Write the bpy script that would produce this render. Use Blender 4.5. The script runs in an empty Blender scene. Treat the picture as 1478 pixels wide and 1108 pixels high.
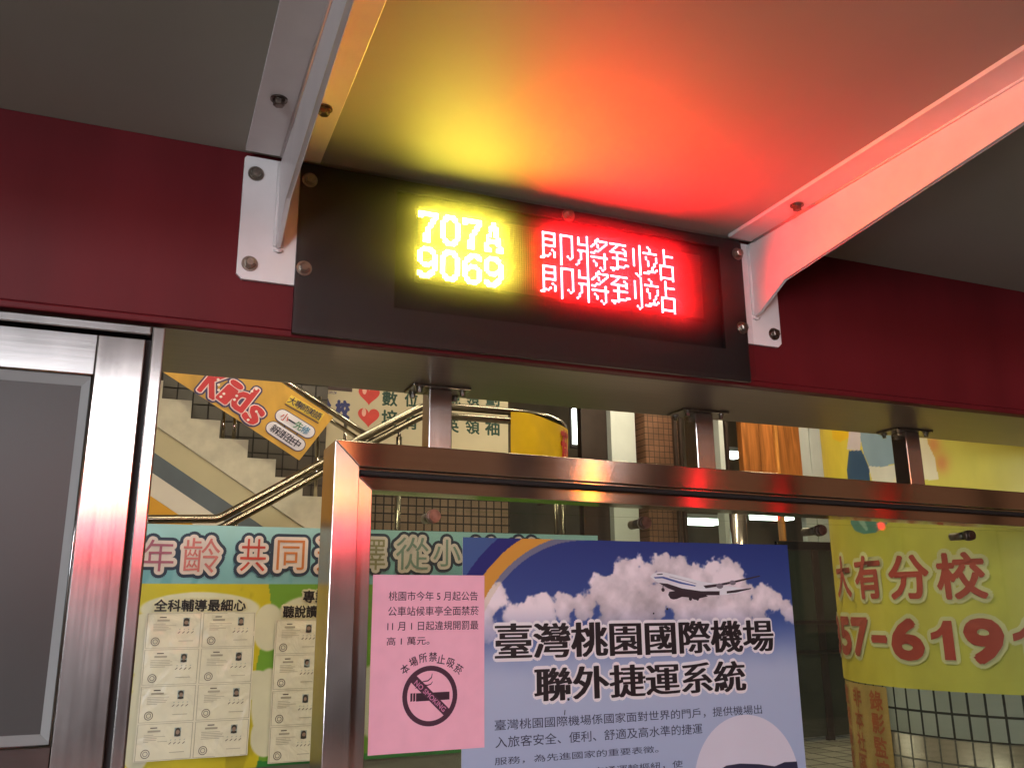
import bpy, bmesh, math, random
import numpy as np
from mathutils import Vector, Matrix

random.seed(7)
S = bpy.context.scene
COL = S.collection
R = math.radians

# ------------------------------------------------------------------ camera
YAW, PITCH, ROLL = R(22.578), R(14.439), R(-0.476)
FPX = 1265.56                       # focal length in photo pixels (photo 1478 wide)
CAM = np.array([0.0, 0.0, 1.55])
_f = np.array([math.sin(YAW) * math.cos(PITCH), math.cos(YAW) * math.cos(PITCH), math.sin(PITCH)])
_r = np.array([math.cos(YAW), -math.sin(YAW), 0.0])
_u = np.cross(_r, _f)
RGT = math.cos(ROLL) * _r + math.sin(ROLL) * _u
UPV = -math.sin(ROLL) * _r + math.cos(ROLL) * _u
cd = bpy.data.cameras.new('camera')
cam = bpy.data.objects.new('camera', cd)
COL.objects.link(cam)
cd.sensor_width = 36.0
cd.lens = FPX / 1478 * 36.0
cd.clip_start = 0.02
cd.clip_end = 400
cam.matrix_world = Matrix(((RGT[0], UPV[0], -_f[0], CAM[0]), (RGT[1], UPV[1], -_f[1], CAM[1]),
                           (RGT[2], UPV[2], -_f[2], CAM[2]), (0, 0, 0, 1)))
S.camera = cam

# ------------------------------------------------------------------ night sky, exposure
w = bpy.data.worlds.new('World')
S.world = w
w.use_nodes = True
nt = w.node_tree
bg = nt.nodes['Background']
sky = nt.nodes.new('ShaderNodeTexSky')
sky.sky_type = 'NISHITA'
sky.sun_disc = False
sky.sun_elevation = R(-4)
sky.sun_rotation = R(200)
nt.links.new(sky.outputs[0], bg.inputs['Color'])
bg.inputs['Strength'].default_value = 0.12
S.view_settings.view_transform = 'Standard'
S.view_settings.look = 'None'
S.view_settings.exposure = 0.0
S.view_settings.gamma = 1.0
S.cycles.use_denoising = True
S.cycles.max_bounces = 8
S.cycles.transparent_max_bounces = 24
S.cycles.sample_clamp_indirect = 6.0
S.cycles.caustics_reflective = False
S.cycles.caustics_refractive = False

L_SHOP = 15.0      # lit shop fascia across the street
L_FILL = 32.0      # unseen light box added to light the front
L_LED = 360.0      # LED dots
L_TUBE = 70.0      # canopy lamps over the stairs


# ------------------------------------------------------------------ measuring helpers
def ray(px, py):
    return _f + RGT * ((px - 739) / FPX) - UPV * ((py - 554) / FPX)


def at(px, py, Y):
    """point of the vertical plane y = Y seen at a place of the photograph (used to measure the scene)"""
    d = ray(px, py)
    return CAM + d * ((Y - CAM[1]) / d[1])


def s2l(c):
    c = np.asarray(c, float) / 255.0
    return np.where(c <= 0.04045, c / 12.92, ((c + 0.055) / 1.055) ** 2.4)


# ------------------------------------------------------------------ noise for printed pictures
def vnoise(x, y, seed):
    xi = np.floor(x).astype(np.int64)
    yi = np.floor(y).astype(np.int64)
    fx = x - xi
    fy = y - yi
    fx = fx * fx * (3 - 2 * fx)
    fy = fy * fy * (3 - 2 * fy)

    def h(a, b):
        n = (a * 374761393 + b * 668265263 + seed * 1442695041) & 0xffffffff
        n = ((n ^ (n >> 13)) * 1274126177) & 0xffffffff
        return ((n ^ (n >> 16)) & 0xffff) / 65535.0
    return (h(xi, yi) * (1 - fx) + h(xi + 1, yi) * fx) * (1 - fy) + (h(xi, yi + 1) * (1 - fx) + h(xi + 1, yi + 1) * fx) * fy


def fbm(x, y, seed, oct=4):
    a, t, s = 0.5, 0.0, 0.0
    for i in range(oct):
        t = t + a * vnoise(x * 2 ** i, y * 2 ** i, seed + i * 17)
        s += a
        a *= 0.55
    return t / s


def sstep(a, b, x):
    t = np.clip((x - a) / (b - a), 0, 1)
    return t * t * (3 - 2 * t)


def inpoly(x, y, P):
    r = np.zeros(x.shape, bool)
    n = len(P)
    for i in range(n):
        x1, y1 = P[i][0], P[i][1]
        x2, y2 = P[(i + 1) % n][0], P[(i + 1) % n][1]
        if y1 == y2:
            continue
        c = ((y1 > y) != (y2 > y)) & (x < (x2 - x1) * (y - y1) / (y2 - y1) + x1)
        r ^= c
    return r


# ------------------------------------------------------------------ materials
MATS = {}


def nodes_of(name):
    m = bpy.data.materials.new(name)
    m.use_nodes = True
    n = m.node_tree
    return m, n, n.nodes['Principled BSDF']


def mat(name, rgb, rough=0.5, metal=0.0, var=0.12, scale=6.0, bump=0.0, bscale=60.0, spec=0.5, coat=0.0, stretch=None, rvar=0.0):
    """plain procedural paint: colour wanders a little with noise, optional fine bump"""
    if name in MATS:
        return MATS[name]
    m, n, p = nodes_of(name)
    c = s2l(rgb)
    tc = n.nodes.new('ShaderNodeTexCoord')
    mp = n.nodes.new('ShaderNodeMapping')
    if stretch:
        mp.inputs['Scale'].default_value = stretch
    n.links.new(tc.outputs['Object'], mp.inputs[0])
    nz = n.nodes.new('ShaderNodeTexNoise')
    nz.inputs['Scale'].default_value = scale
    nz.inputs['Detail'].default_value = 6
    n.links.new(mp.outputs[0], nz.inputs['Vector'])
    rp = n.nodes.new('ShaderNodeValToRGB')
    rp.color_ramp.elements[0].position = 0.3
    rp.color_ramp.elements[1].position = 0.7
    rp.color_ramp.elements[0].color = (*(c * (1 - var)), 1)
    rp.color_ramp.elements[1].color = (*np.minimum(c * (1 + var), 0.95), 1)
    n.links.new(nz.outputs['Fac'], rp.inputs[0])
    n.links.new(rp.outputs[0], p.inputs['Base Color'])
    p.inputs['Roughness'].default_value = rough
    p.inputs['Metallic'].default_value = metal
    p.inputs['Specular IOR Level'].default_value = spec
    p.inputs['Coat Weight'].default_value = coat
    if rvar:
        mr = n.nodes.new('ShaderNodeMapRange')
        mr.inputs['To Min'].default_value = max(rough - rvar, 0.02)
        mr.inputs['To Max'].default_value = rough + rvar
        n.links.new(nz.outputs['Fac'], mr.inputs['Value'])
        n.links.new(mr.outputs[0], p.inputs['Roughness'])
    if bump:
        b = n.nodes.new('ShaderNodeTexNoise')
        b.inputs['Scale'].default_value = bscale
        b.inputs['Detail'].default_value = 4
        n.links.new(mp.outputs[0], b.inputs['Vector'])
        bp = n.nodes.new('ShaderNodeBump')
        bp.inputs['Strength'].default_value = bump
        bp.inputs['Distance'].default_value = 0.004
        n.links.new(b.outputs['Fac'], bp.inputs['Height'])
        n.links.new(bp.outputs[0], p.inputs['Normal'])
    MATS[name] = m
    return m


def steel(name, along, rgb=(205, 196, 190), rough=0.18, aniso=0.88):
    """brushed stainless steel, the brush lines running along one axis"""
    if name in MATS:
        return MATS[name]
    m, n, p = nodes_of(name)
    c = s2l(rgb)
    tc = n.nodes.new('ShaderNodeTexCoord')
    mp = n.nodes.new('ShaderNodeMapping')
    sc = [260.0, 260.0, 260.0]
    sc['xyz'.index(along)] = 2.5
    mp.inputs['Scale'].default_value = sc
    n.links.new(tc.outputs['Object'], mp.inputs[0])
    nz = n.nodes.new('ShaderNodeTexNoise')
    nz.inputs['Scale'].default_value = 1.0
    nz.inputs['Detail'].default_value = 3
    n.links.new(mp.outputs[0], nz.inputs['Vector'])
    big = n.nodes.new('ShaderNodeTexNoise')
    big.inputs['Scale'].default_value = 9.0
    big.inputs['Detail'].default_value = 6
    n.links.new(tc.outputs['Object'], big.inputs['Vector'])
    ad = n.nodes.new('ShaderNodeMath')
    ad.operation = 'MULTIPLY_ADD'
    ad.inputs[1].default_value = 0.6
    n.links.new(big.outputs['Fac'], ad.inputs[0])
    mu = n.nodes.new('ShaderNodeMath')
    mu.operation = 'MULTIPLY'
    mu.inputs[1].default_value = 0.4
    n.links.new(nz.outputs['Fac'], mu.inputs[0])
    n.links.new(mu.outputs[0], ad.inputs[2])
    rp = n.nodes.new('ShaderNodeMapRange')
    rp.inputs['From Min'].default_value = 0.3
    rp.inputs['From Max'].default_value = 0.7
    rp.inputs['To Min'].default_value = rough - 0.025
    rp.inputs['To Max'].default_value = rough + 0.03
    n.links.new(ad.outputs[0], rp.inputs['Value'])
    n.links.new(rp.outputs[0], p.inputs['Roughness'])
    cr = n.nodes.new('ShaderNodeValToRGB')
    cr.color_ramp.elements[0].position = 0.3
    cr.color_ramp.elements[1].position = 0.7
    cr.color_ramp.elements[0].color = (*(c * 0.9), 1)
    cr.color_ramp.elements[1].color = (*c, 1)
    n.links.new(ad.outputs[0], cr.inputs[0])
    n.links.new(cr.outputs[0], p.inputs['Base Color'])
    p.inputs['Metallic'].default_value = 1.0
    p.inputs['Anisotropic'].default_value = aniso
    geo = n.nodes.new('ShaderNodeNewGeometry')
    v = n.nodes.new('ShaderNodeVectorMath')          # the sheen spreads across the brush lines
    v.operation = 'CROSS_PRODUCT'
    v.inputs[1].default_value = [1.0 if a == along else 0.0 for a in 'xyz']
    n.links.new(geo.outputs['True Normal'], v.inputs[0])
    n.links.new(v.outputs[0], p.inputs['Tangent'])
    MATS[name] = m
    return m


def glow(name, rgb, k):
    if name in MATS:
        return MATS[name]
    m, n, p = nodes_of(name)
    p.inputs['Base Color'].default_value = (0.02, 0.02, 0.02, 1)
    p.inputs['Emission Color'].default_value = (*s2l(rgb), 1)
    p.inputs['Emission Strength'].default_value = k
    MATS[name] = m
    return m


def print_mat(name, rough=0.45, spec=0.4, bump=0.0, bscale=30.0, coat=0.0):
    """ink on vinyl or paper: the colour is stored per vertex of the printed sheet"""
    if name in MATS:
        return MATS[name]
    m, n, p = nodes_of(name)
    a = n.nodes.new('ShaderNodeVertexColor')
    a.layer_name = 'ink'
    n.links.new(a.outputs[0], p.inputs['Base Color'])
    p.inputs['Roughness'].default_value = rough
    p.inputs['Specular IOR Level'].default_value = spec
    p.inputs['Coat Weight'].default_value = coat
    if bump:
        tc = n.nodes.new('ShaderNodeTexCoord')
        b = n.nodes.new('ShaderNodeTexNoise')
        b.inputs['Scale'].default_value = bscale
        b.inputs['Detail'].default_value = 5
        b.inputs['Distortion'].default_value = 1.2
        n.links.new(tc.outputs['Object'], b.inputs['Vector'])
        bp = n.nodes.new('ShaderNodeBump')
        bp.inputs['Strength'].default_value = bump
        bp.inputs['Distance'].default_value = 0.02
        n.links.new(b.outputs['Fac'], bp.inputs['Height'])
        n.links.new(bp.outputs[0], p.inputs['Normal'])
    MATS[name] = m
    return m


def pane_mat(name, tint, dust, rough=0.02, ior=1.5, dustcol=(0.6, 0.62, 0.6), through=0.5):
    """thin glass sheet: see-through tint, mirror by Fresnel, a little dust"""
    if name in MATS:
        return MATS[name]
    m = bpy.data.materials.new(name)
    m.use_nodes = True
    n = m.node_tree
    n.nodes.remove(n.nodes['Principled BSDF'])
    out = n.nodes['Material Output']
    tr = n.nodes.new('ShaderNodeBsdfTransparent')
    tr.inputs[0].default_value = (*tint, 1)
    gl = n.nodes.new('ShaderNodeBsdfGlossy')
    gl.inputs['Roughness'].default_value = rough
    fr = n.nodes.new('ShaderNodeFresnel')
    geo = n.nodes.new('ShaderNodeNewGeometry')
    io = n.nodes.new('ShaderNodeMapRange')      # the far face of the sheet mirrors like the near one
    io.inputs['To Min'].default_value = ior
    io.inputs['To Max'].default_value = 1.0 / ior
    n.links.new(geo.outputs['Backfacing'], io.inputs['Value'])
    n.links.new(io.outputs[0], fr.inputs[0])
    m1 = n.nodes.new('ShaderNodeMixShader')
    n.links.new(fr.outputs[0], m1.inputs[0])
    n.links.new(tr.outputs[0], m1.inputs[1])
    n.links.new(gl.outputs[0], m1.inputs[2])
    df = n.nodes.new('ShaderNodeBsdfDiffuse')
    df.inputs[0].default_value = (*dustcol, 1)
    tl = n.nodes.new('ShaderNodeBsdfTranslucent')
    tl.inputs[0].default_value = (*dustcol, 1)
    m3 = n.nodes.new('ShaderNodeMixShader')
    m3.inputs[0].default_value = through
    n.links.new(df.outputs[0], m3.inputs[1])
    n.links.new(tl.outputs[0], m3.inputs[2])
    tc = n.nodes.new('ShaderNodeTexCoord')
    nz = n.nodes.new('ShaderNodeTexNoise')
    nz.inputs['Scale'].default_value = 5.0
    nz.inputs['Detail'].default_value = 8
    n.links.new(tc.outputs['Object'], nz.inputs['Vector'])
    mr = n.nodes.new('ShaderNodeMapRange')
    mr.inputs['From Min'].default_value = 0.3
    mr.inputs['From Max'].default_value = 0.7
    mr.inputs['To Min'].default_value = dust * 0.6
    mr.inputs['To Max'].default_value = dust * 1.4
    n.links.new(nz.outputs['Fac'], mr.inputs['Value'])
    m2 = n.nodes.new('ShaderNodeMixShader')
    n.links.new(mr.outputs[0], m2.inputs[0])
    n.links.new(m1.outputs[0], m2.inputs[1])
    n.links.new(m3.outputs[0], m2.inputs[2])
    n.links.new(m2.outputs[0], out.inputs[0])
    MATS[name] = m
    return m


def tile_mat(name, rgb, grout, w_, h_, gap=0.05, rough=0.3, cyl=None, offset=0.0, plane='xz', dirt=0.25):
    """glazed tiles from a brick texture laid in metres; cyl = radius for a round column"""
    if name in MATS:
        return MATS[name]
    m, n, p = nodes_of(name)
    tc = n.nodes.new('ShaderNodeTexCoord')
    sp = n.nodes.new('ShaderNodeSeparateXYZ')
    n.links.new(tc.outputs['Object'], sp.inputs[0])
    cb = n.nodes.new('ShaderNodeCombineXYZ')
    if cyl:
        a = n.nodes.new('ShaderNodeMath')
        a.operation = 'ARCTAN2'
        n.links.new(sp.outputs[0], a.inputs[0])
        n.links.new(sp.outputs[1], a.inputs[1])
        b = n.nodes.new('ShaderNodeMath')
        b.operation = 'MULTIPLY'
        b.inputs[1].default_value = cyl
        n.links.new(a.outputs[0], b.inputs[0])
        n.links.new(b.outputs[0], cb.inputs[0])
    else:
        n.links.new(sp.outputs['xyz'.index(plane[0])], cb.inputs[0])
    n.links.new(sp.outputs['xyz'.index(plane[1])], cb.inputs[1])
    br = n.nodes.new('ShaderNodeTexBrick')
    br.offset = offset
    br.inputs['Scale'].default_value = 1.0
    br.inputs['Brick Width'].default_value = w_
    br.inputs['Row Height'].default_value = h_
    br.inputs['Mortar Size'].default_value = gap * min(w_, h_)
    br.inputs['Mortar Smooth'].default_value = 0.1
    c = s2l(rgb)
    br.inputs['Color1'].default_value = (*(c * 0.86), 1)
    br.inputs['Color2'].default_value = (*np.minimum(c * 1.1, 0.95), 1)
    br.inputs['Mortar'].default_value = (*s2l(grout), 1)
    n.links.new(cb.outputs[0], br.inputs['Vector'])
    nz = n.nodes.new('ShaderNodeTexNoise')
    nz.inputs['Scale'].default_value = 4.0
    nz.inputs['Detail'].default_value = 7
    n.links.new(tc.outputs['Object'], nz.inputs['Vector'])
    mx = n.nodes.new('ShaderNodeMix')
    mx.data_type = 'RGBA'
    mx.blend_type = 'MULTIPLY'
    mx.inputs[0].default_value = 1.0
    rp = n.nodes.new('ShaderNodeValToRGB')
    rp.color_ramp.elements[0].position = 0.35
    rp.color_ramp.elements[1].position = 0.65
    rp.color_ramp.elements[0].color = (1 - dirt, 1 - dirt, 1 - dirt * 1.1, 1)
    rp.color_ramp.elements[1].color = (1, 1, 1, 1)
    n.links.new(nz.outputs['Fac'], rp.inputs[0])
    n.links.new(br.outputs['Color'], mx.inputs[6])
    n.links.new(rp.outputs[0], mx.inputs[7])
    n.links.new(mx.outputs[2], p.inputs['Base Color'])
    mr = n.nodes.new('ShaderNodeMapRange')
    mr.inputs['To Min'].default_value = rough
    mr.inputs['To Max'].default_value = 0.85
    n.links.new(br.outputs['Fac'], mr.inputs['Value'])
    n.links.new(mr.outputs[0], p.inputs['Roughness'])
    bp = n.nodes.new('ShaderNodeBump')
    bp.invert = True
    bp.inputs['Strength'].default_value = 0.6
    bp.inputs['Distance'].default_value = 0.003
    n.links.new(br.outputs['Fac'], bp.inputs['Height'])
    n.links.new(bp.outputs[0], p.inputs['Normal'])
    MATS[name] = m
    return m


def wood_mat(name, rgb):
    if name in MATS:
        return MATS[name]
    m, n, p = nodes_of(name)
    c = s2l(rgb)
    tc = n.nodes.new('ShaderNodeTexCoord')
    mp = n.nodes.new('ShaderNodeMapping')
    mp.inputs['Scale'].default_value = (9, 9, 0.7)
    n.links.new(tc.outputs['Object'], mp.inputs[0])
    nz = n.nodes.new('ShaderNodeTexNoise')
    nz.inputs['Scale'].default_value = 1.6
    nz.inputs['Detail'].default_value = 8
    nz.inputs['Distortion'].default_value = 0.9
    n.links.new(mp.outputs[0], nz.inputs['Vector'])
    rp = n.nodes.new('ShaderNodeValToRGB')
    rp.color_ramp.elements[0].position = 0.32
    rp.color_ramp.elements[1].position = 0.68
    rp.color_ramp.elements[0].color = (*(c * 0.45), 1)
    rp.color_ramp.elements[1].color = (*(c * 1.35), 1)
    n.links.new(nz.outputs['Fac'], rp.inputs[0])
    n.links.new(rp.outputs[0], p.inputs['Base Color'])
    p.inputs['Roughness'].default_value = 0.3
    MATS[name] = m
    return m


# ------------------------------------------------------------------ mesh helpers
ORIGIN = {}


class MB:
    def __init__(self):
        self.bm = bmesh.new()
        self.mi = 0

    def _faces(self, vs, idx):
        out = []
        for f in idx:
            try:
                fc = self.bm.faces.new([vs[i] for i in f])
                fc.material_index = self.mi
                out.append(fc)
            except ValueError:
                pass
        return out

    def box(self, x0, x1, y0, y1, z0, z1, bevel=0.0):
        vs = [self.bm.verts.new(p) for p in ((x0, y0, z0), (x1, y0, z0), (x1, y1, z0), (x0, y1, z0),
                                             (x0, y0, z1), (x1, y0, z1), (x1, y1, z1), (x0, y1, z1))]
        fs = self._faces(vs, ((0, 3, 2, 1), (4, 5, 6, 7), (0, 1, 5, 4), (1, 2, 6, 5), (2, 3, 7, 6), (3, 0, 4, 7)))
        if bevel:
            es = list({e for f in fs for e in f.edges})
            bmesh.ops.bevel(self.bm, geom=es, offset=bevel, segments=2, profile=0.5, affect='EDGES')
        return self

    def hexa(self, P, bevel=0.0):
        """eight corners: bottom ring then top ring"""
        vs = [self.bm.verts.new(tuple(p)) for p in P]
        fs = self._faces(vs, ((0, 3, 2, 1), (4, 5, 6, 7), (0, 1, 5, 4), (1, 2, 6, 5), (2, 3, 7, 6), (3, 0, 4, 7)))
        if bevel:
            es = list({e for f in fs for e in f.edges})
            bmesh.ops.bevel(self.bm, geom=es, offset=bevel, segments=2, profile=0.5, affect='EDGES')
        return self

    def prism(self, poly, axis, a, b, bevel=0.0):
        """polygon in the plane across `axis`, from a to b along it"""
        def P(u, v, t):
            return {'x': (t, u, v), 'y': (u, t, v), 'z': (u, v, t)}[axis]
        n = len(poly)
        v0 = [self.bm.verts.new(P(u, v, a)) for u, v in poly]
        v1 = [self.bm.verts.new(P(u, v, b)) for u, v in poly]
        fs = [self.bm.faces.new(v0), self.bm.faces.new(v1[::-1])]
        for i in range(n):
            fs.append(self.bm.faces.new((v0[i], v1[i], v1[(i + 1) % n], v0[(i + 1) % n])))
        for f in fs:
            f.material_index = self.mi
        if bevel:
            es = list({e for f in fs for e in f.edges})
            bmesh.ops.bevel(self.bm, geom=es, offset=bevel, segments=2, profile=0.5, affect='EDGES')
        return self

    def cyl(self, p0, p1, r, n=16, r1=None, caps=True):
        p0, p1 = Vector(p0), Vector(p1)
        d = (p1 - p0).normalized()
        a = d.orthogonal().normalized()
        b = d.cross(a)
        r1 = r if r1 is None else r1
        A = [self.bm.verts.new(p0 + (a * math.cos(2 * math.pi * i / n) + b * math.sin(2 * math.pi * i / n)) * r) for i in range(n)]
        B = [self.bm.verts.new(p1 + (a * math.cos(2 * math.pi * i / n) + b * math.sin(2 * math.pi * i / n)) * r1) for i in range(n)]
        fs = []
        for i in range(n):
            f = self.bm.faces.new((A[i], A[(i + 1) % n], B[(i + 1) % n], B[i]))
            f.smooth = n > 8
            fs.append(f)
        if caps:
            fs += [self.bm.faces.new(A[::-1]), self.bm.faces.new(B)]
        for f in fs:
            f.material_index = self.mi
        return self

    def tube(self, pts, r, n=12):
        pts = [Vector(p) for p in pts]
        rings = []
        a = None
        for i, p in enumerate(pts):
            d = (pts[min(i + 1, len(pts) - 1)] - pts[max(i - 1, 0)]).normalized()
            if a is None:
                a = d.orthogonal().normalized()
            a = (a - d * a.dot(d)).normalized()
            b = d.cross(a)
            rings.append([self.bm.verts.new(p + (a * math.cos(2 * math.pi * k / n) + b * math.sin(2 * math.pi * k / n)) * r) for k in range(n)])
        for A, B in zip(rings, rings[1:]):
            for k in range(n):
                f = self.bm.faces.new((A[k], A[(k + 1) % n], B[(k + 1) % n], B[k]))
                f.smooth = True
                f.material_index = self.mi
        for q in (rings[0][::-1], rings[-1]):
            self.bm.faces.new(q).material_index = self.mi
        return self

    def build(self, name, mats, parent=None):
        bmesh.ops.recalc_face_normals(self.bm, faces=self.bm.faces[:])
        me = bpy.data.meshes.new(name)
        self.bm.to_mesh(me)
        self.bm.free()
        return link(name, me, mats, parent)


def link(name, me, mats, parent=None):
    for m in (mats if isinstance(mats, (list, tuple)) else [mats]):
        me.materials.append(m)
    o = bpy.data.objects.new(name, me)
    COL.objects.link(o)
    if parent is not None:
        base = ORIGIN.get(parent.name, Vector((0, 0, 0)))
        me.transform(Matrix.Translation(-base))
        o.parent = parent
        ORIGIN[o.name] = base.copy()
    else:
        # origin at the base of the thing
        co = np.empty(len(me.vertices) * 3)
        me.vertices.foreach_get('co', co)
        co = co.reshape(-1, 3)
        base = Vector(((co[:, 0].min() + co[:, 0].max()) / 2, (co[:, 1].min() + co[:, 1].max()) / 2, co[:, 2].min()))
        me.transform(Matrix.Translation(-base))
        o.location = base
        ORIGIN[o.name] = base.copy()
    return o


def tag(o, label=None, cat=None, group=None, kind=None):
    if label:
        o['label'] = label
    if cat:
        o['category'] = cat
    if group:
        o['group'] = group
    if kind:
        o['kind'] = kind
    return o


def thing(name, label, cat, loc, group=None):
    o = bpy.data.objects.new(name, None)
    o.empty_display_size = 0.1
    COL.objects.link(o)
    o.location = loc
    ORIGIN[o.name] = Vector(loc)
    return tag(o, label, cat, group)


def copy_thing(root, delta, label=None):
    r = root.copy()
    COL.objects.link(r)
    r.location = Vector(root.location) + Vector(delta)
    if label:
        r['label'] = label
    for ch in list(root.children):
        c = ch.copy()
        COL.objects.link(c)
        c.parent = r
        for g in list(ch.children):
            d = g.copy()
            COL.objects.link(d)
            d.parent = c
    return r


def copy_part(o, delta):
    c = o.copy()
    COL.objects.link(c)
    c.parent = o.parent
    c.location = Vector(o.location) + Vector(delta)
    for g in list(o.children):
        d = g.copy()
        COL.objects.link(d)
        d.parent = c
    return c


def printed(name, fn3, u0, u1, v0, v1, nu, nv, colour, material, parent=None, thick=0.0, nrm=None):
    """a printed sheet: a fine grid over (u, v), every vertex inked by colour(u, v); fn3 bends it into place"""
    u = np.linspace(u0, u1, nu)
    v = np.linspace(v0, v1, nv)
    UU, VV = np.meshgrid(u, v)
    P = fn3(UU, VV)
    C = colour(UU, VV)
    co = np.stack(P, -1).reshape(-1, 3)
    i = np.arange(nu * nv).reshape(nv, nu)
    q = np.stack([i[:-1, :-1], i[:-1, 1:], i[1:, 1:], i[1:, :-1]], -1).reshape(-1, 4)
    me = bpy.data.meshes.new(name)
    me.from_pydata([], [], [])
    me.vertices.add(len(co))
    me.vertices.foreach_set('co', co.ravel())
    me.loops.add(q.size)
    me.loops.foreach_set('vertex_index', q.ravel())
    me.polygons.add(len(q))
    me.polygons.foreach_set('loop_start', np.arange(0, q.size, 4))
    me.polygons.foreach_set('loop_total', np.full(len(q), 4))
    me.update()
    at_ = me.color_attributes.new('ink', 'FLOAT_COLOR', 'POINT')
    rgba = np.ones((len(co), 4), np.float32)
    rgba[:, :3] = s2l(C.reshape(-1, 3))
    at_.data.foreach_set('color', rgba.ravel())
    me.validate()
    me.polygons.foreach_set('use_smooth', np.ones(len(me.polygons), bool))
    return link(name, me, material, parent)


# ------------------------------------------------------------------ lettering
_tc = bpy.data.curves.new('type', 'FONT')
_to = bpy.data.objects.new('type', _tc)
COL.objects.link(_to)


def glyphs(text, off=0.0, spacing=1.0):
    _tc.body = text
    _tc.size = 1.0
    _tc.offset = off
    _tc.space_character = spacing
    _tc.resolution_u = 3
    dg = bpy.context.evaluated_depsgraph_get()
    dg.update()
    me = bpy.data.meshes.new_from_object(_to.evaluated_get(dg))
    V = np.array([v.co[:2] for v in me.vertices])
    Fc = [tuple(p.vertices) for p in me.polygons]
    bpy.data.meshes.remove(me)
    return V, Fc


def plane_map(Y):
    return lambda u, v, d: (u, np.full_like(u, Y) - d, v)


class Ink:
    """collects flat lettering and shapes laid on a surface; fn(u, v, lift) bends them onto it"""

    def __init__(self, fn):
        self.fn, self.V, self.F, self.M, self.n, self.tick = fn, [], [], [], 0, 0

    def add(self, V, Fc, lift, mi=0):
        V = np.asarray(V, float)
        self.tick += 1
        x, y, z = self.fn(V[:, 0], V[:, 1], lift + (self.tick % 90) * 2e-6)
        self.V.append(np.stack([x, y, z], -1))
        self.F += [tuple(i + self.n for i in f) for f in Fc]
        self.M += [mi] * len(Fc)
        self.n += len(V)
        return self

    def text(self, text, box, lift, mi=0, off=0.0, grow=0.0, fat=(0, 0), rot=0.0, spacing=1.0, copies=10, fit=None):
        """box = (u0, v0, u1, v1); grow = outline width in metres; fat = extra stroke width across and up"""
        V, Fc = glyphs(text, 0.0, spacing)
        lo, hi = V.min(0), V.max(0)
        sc = np.array([(box[2] - box[0]), (box[3] - box[1])]) / (hi - lo)
        bold = off * float(sc.min())
        W = (V - lo) * sc + np.array(box[:2])
        if rot:
            c = np.array([(box[0] + box[2]) / 2, (box[1] + box[3]) / 2])
            d = W - c
            W = c + np.stack([d[:, 0] * math.cos(rot) - d[:, 1] * math.sin(rot), d[:, 0] * math.sin(rot) + d[:, 1] * math.cos(rot)], -1)
        sh = [(0, 0)]
        if grow + bold > 0:
            grow += bold
            copies = copies if grow > 2 * bold else 6
            sh += [(grow * math.cos(2 * math.pi * k / copies), grow * math.sin(2 * math.pi * k / copies)) for k in range(copies)]
        if fat[0] or fat[1]:
            n = 4
            sh = [(fat[0] * (2 * k / n - 1) + a, fat[1] * (2 * k / n - 1) + b) for k in range(n + 1) for a, b in sh]
        for s in sh:
            self.add(W + np.array(s), Fc, lift, mi)
        return self

    def poly(self, P, lift, mi=0):
        return self.add(P, [tuple(range(len(P)))], lift, mi)

    def ring(self, cx, cy, r0, r1, lift, mi=0, n=48, a0=0.0, a1=2 * math.pi):
        V = []
        for k in range(n + 1):
            a = a0 + (a1 - a0) * k / n
            V += [(cx + r0 * math.cos(a), cy + r0 * math.sin(a)), (cx + r1 * math.cos(a), cy + r1 * math.sin(a))]
        return self.add(V, [(2 * k, 2 * k + 1, 2 * k + 3, 2 * k + 2) for k in range(n)], lift, mi)

    def disc(self, cx, cy, rx, ry, lift, mi=0, n=32):
        return self.poly([(cx + rx * math.cos(2 * math.pi * k / n), cy + ry * math.sin(2 * math.pi * k / n)) for k in range(n)], lift, mi)

    def rect(self, u0, v0, u1, v1, lift, mi=0):
        return self.poly([(u0, v0), (u1, v0), (u1, v1), (u0, v1)], lift, mi)

    def stroke(self, pts, wd, lift, mi=0):
        pts = np.asarray(pts, float)
        V = []
        for i in range(len(pts)):
            d = pts[min(i + 1, len(pts) - 1)] - pts[max(i - 1, 0)]
            d = d / np.hypot(*d)
            nn = np.array([-d[1], d[0]]) * (wd if np.isscalar(wd) else wd[i]) / 2
            V += [pts[i] + nn, pts[i] - nn]
        return self.add(V, [(2 * i, 2 * i + 1, 2 * i + 3, 2 * i + 2) for i in range(len(pts) - 1)], lift, mi)

    def build(self, name, mats, parent):
        me = bpy.data.meshes.new(name)
        me.from_pydata(np.concatenate(self.V).tolist(), [], self.F)
        me.polygons.foreach_set('material_index', self.M)
        me.update()
        return link(name, me, mats, parent)


def box_at(bl, tr, Y):
    a, b = at(*bl, Y), at(*tr, Y)
    return (a[0], a[2], b[0], b[2])


def uv_at(px, py, Y):
    p = at(px, py, Y)
    return (p[0], p[2])


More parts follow.
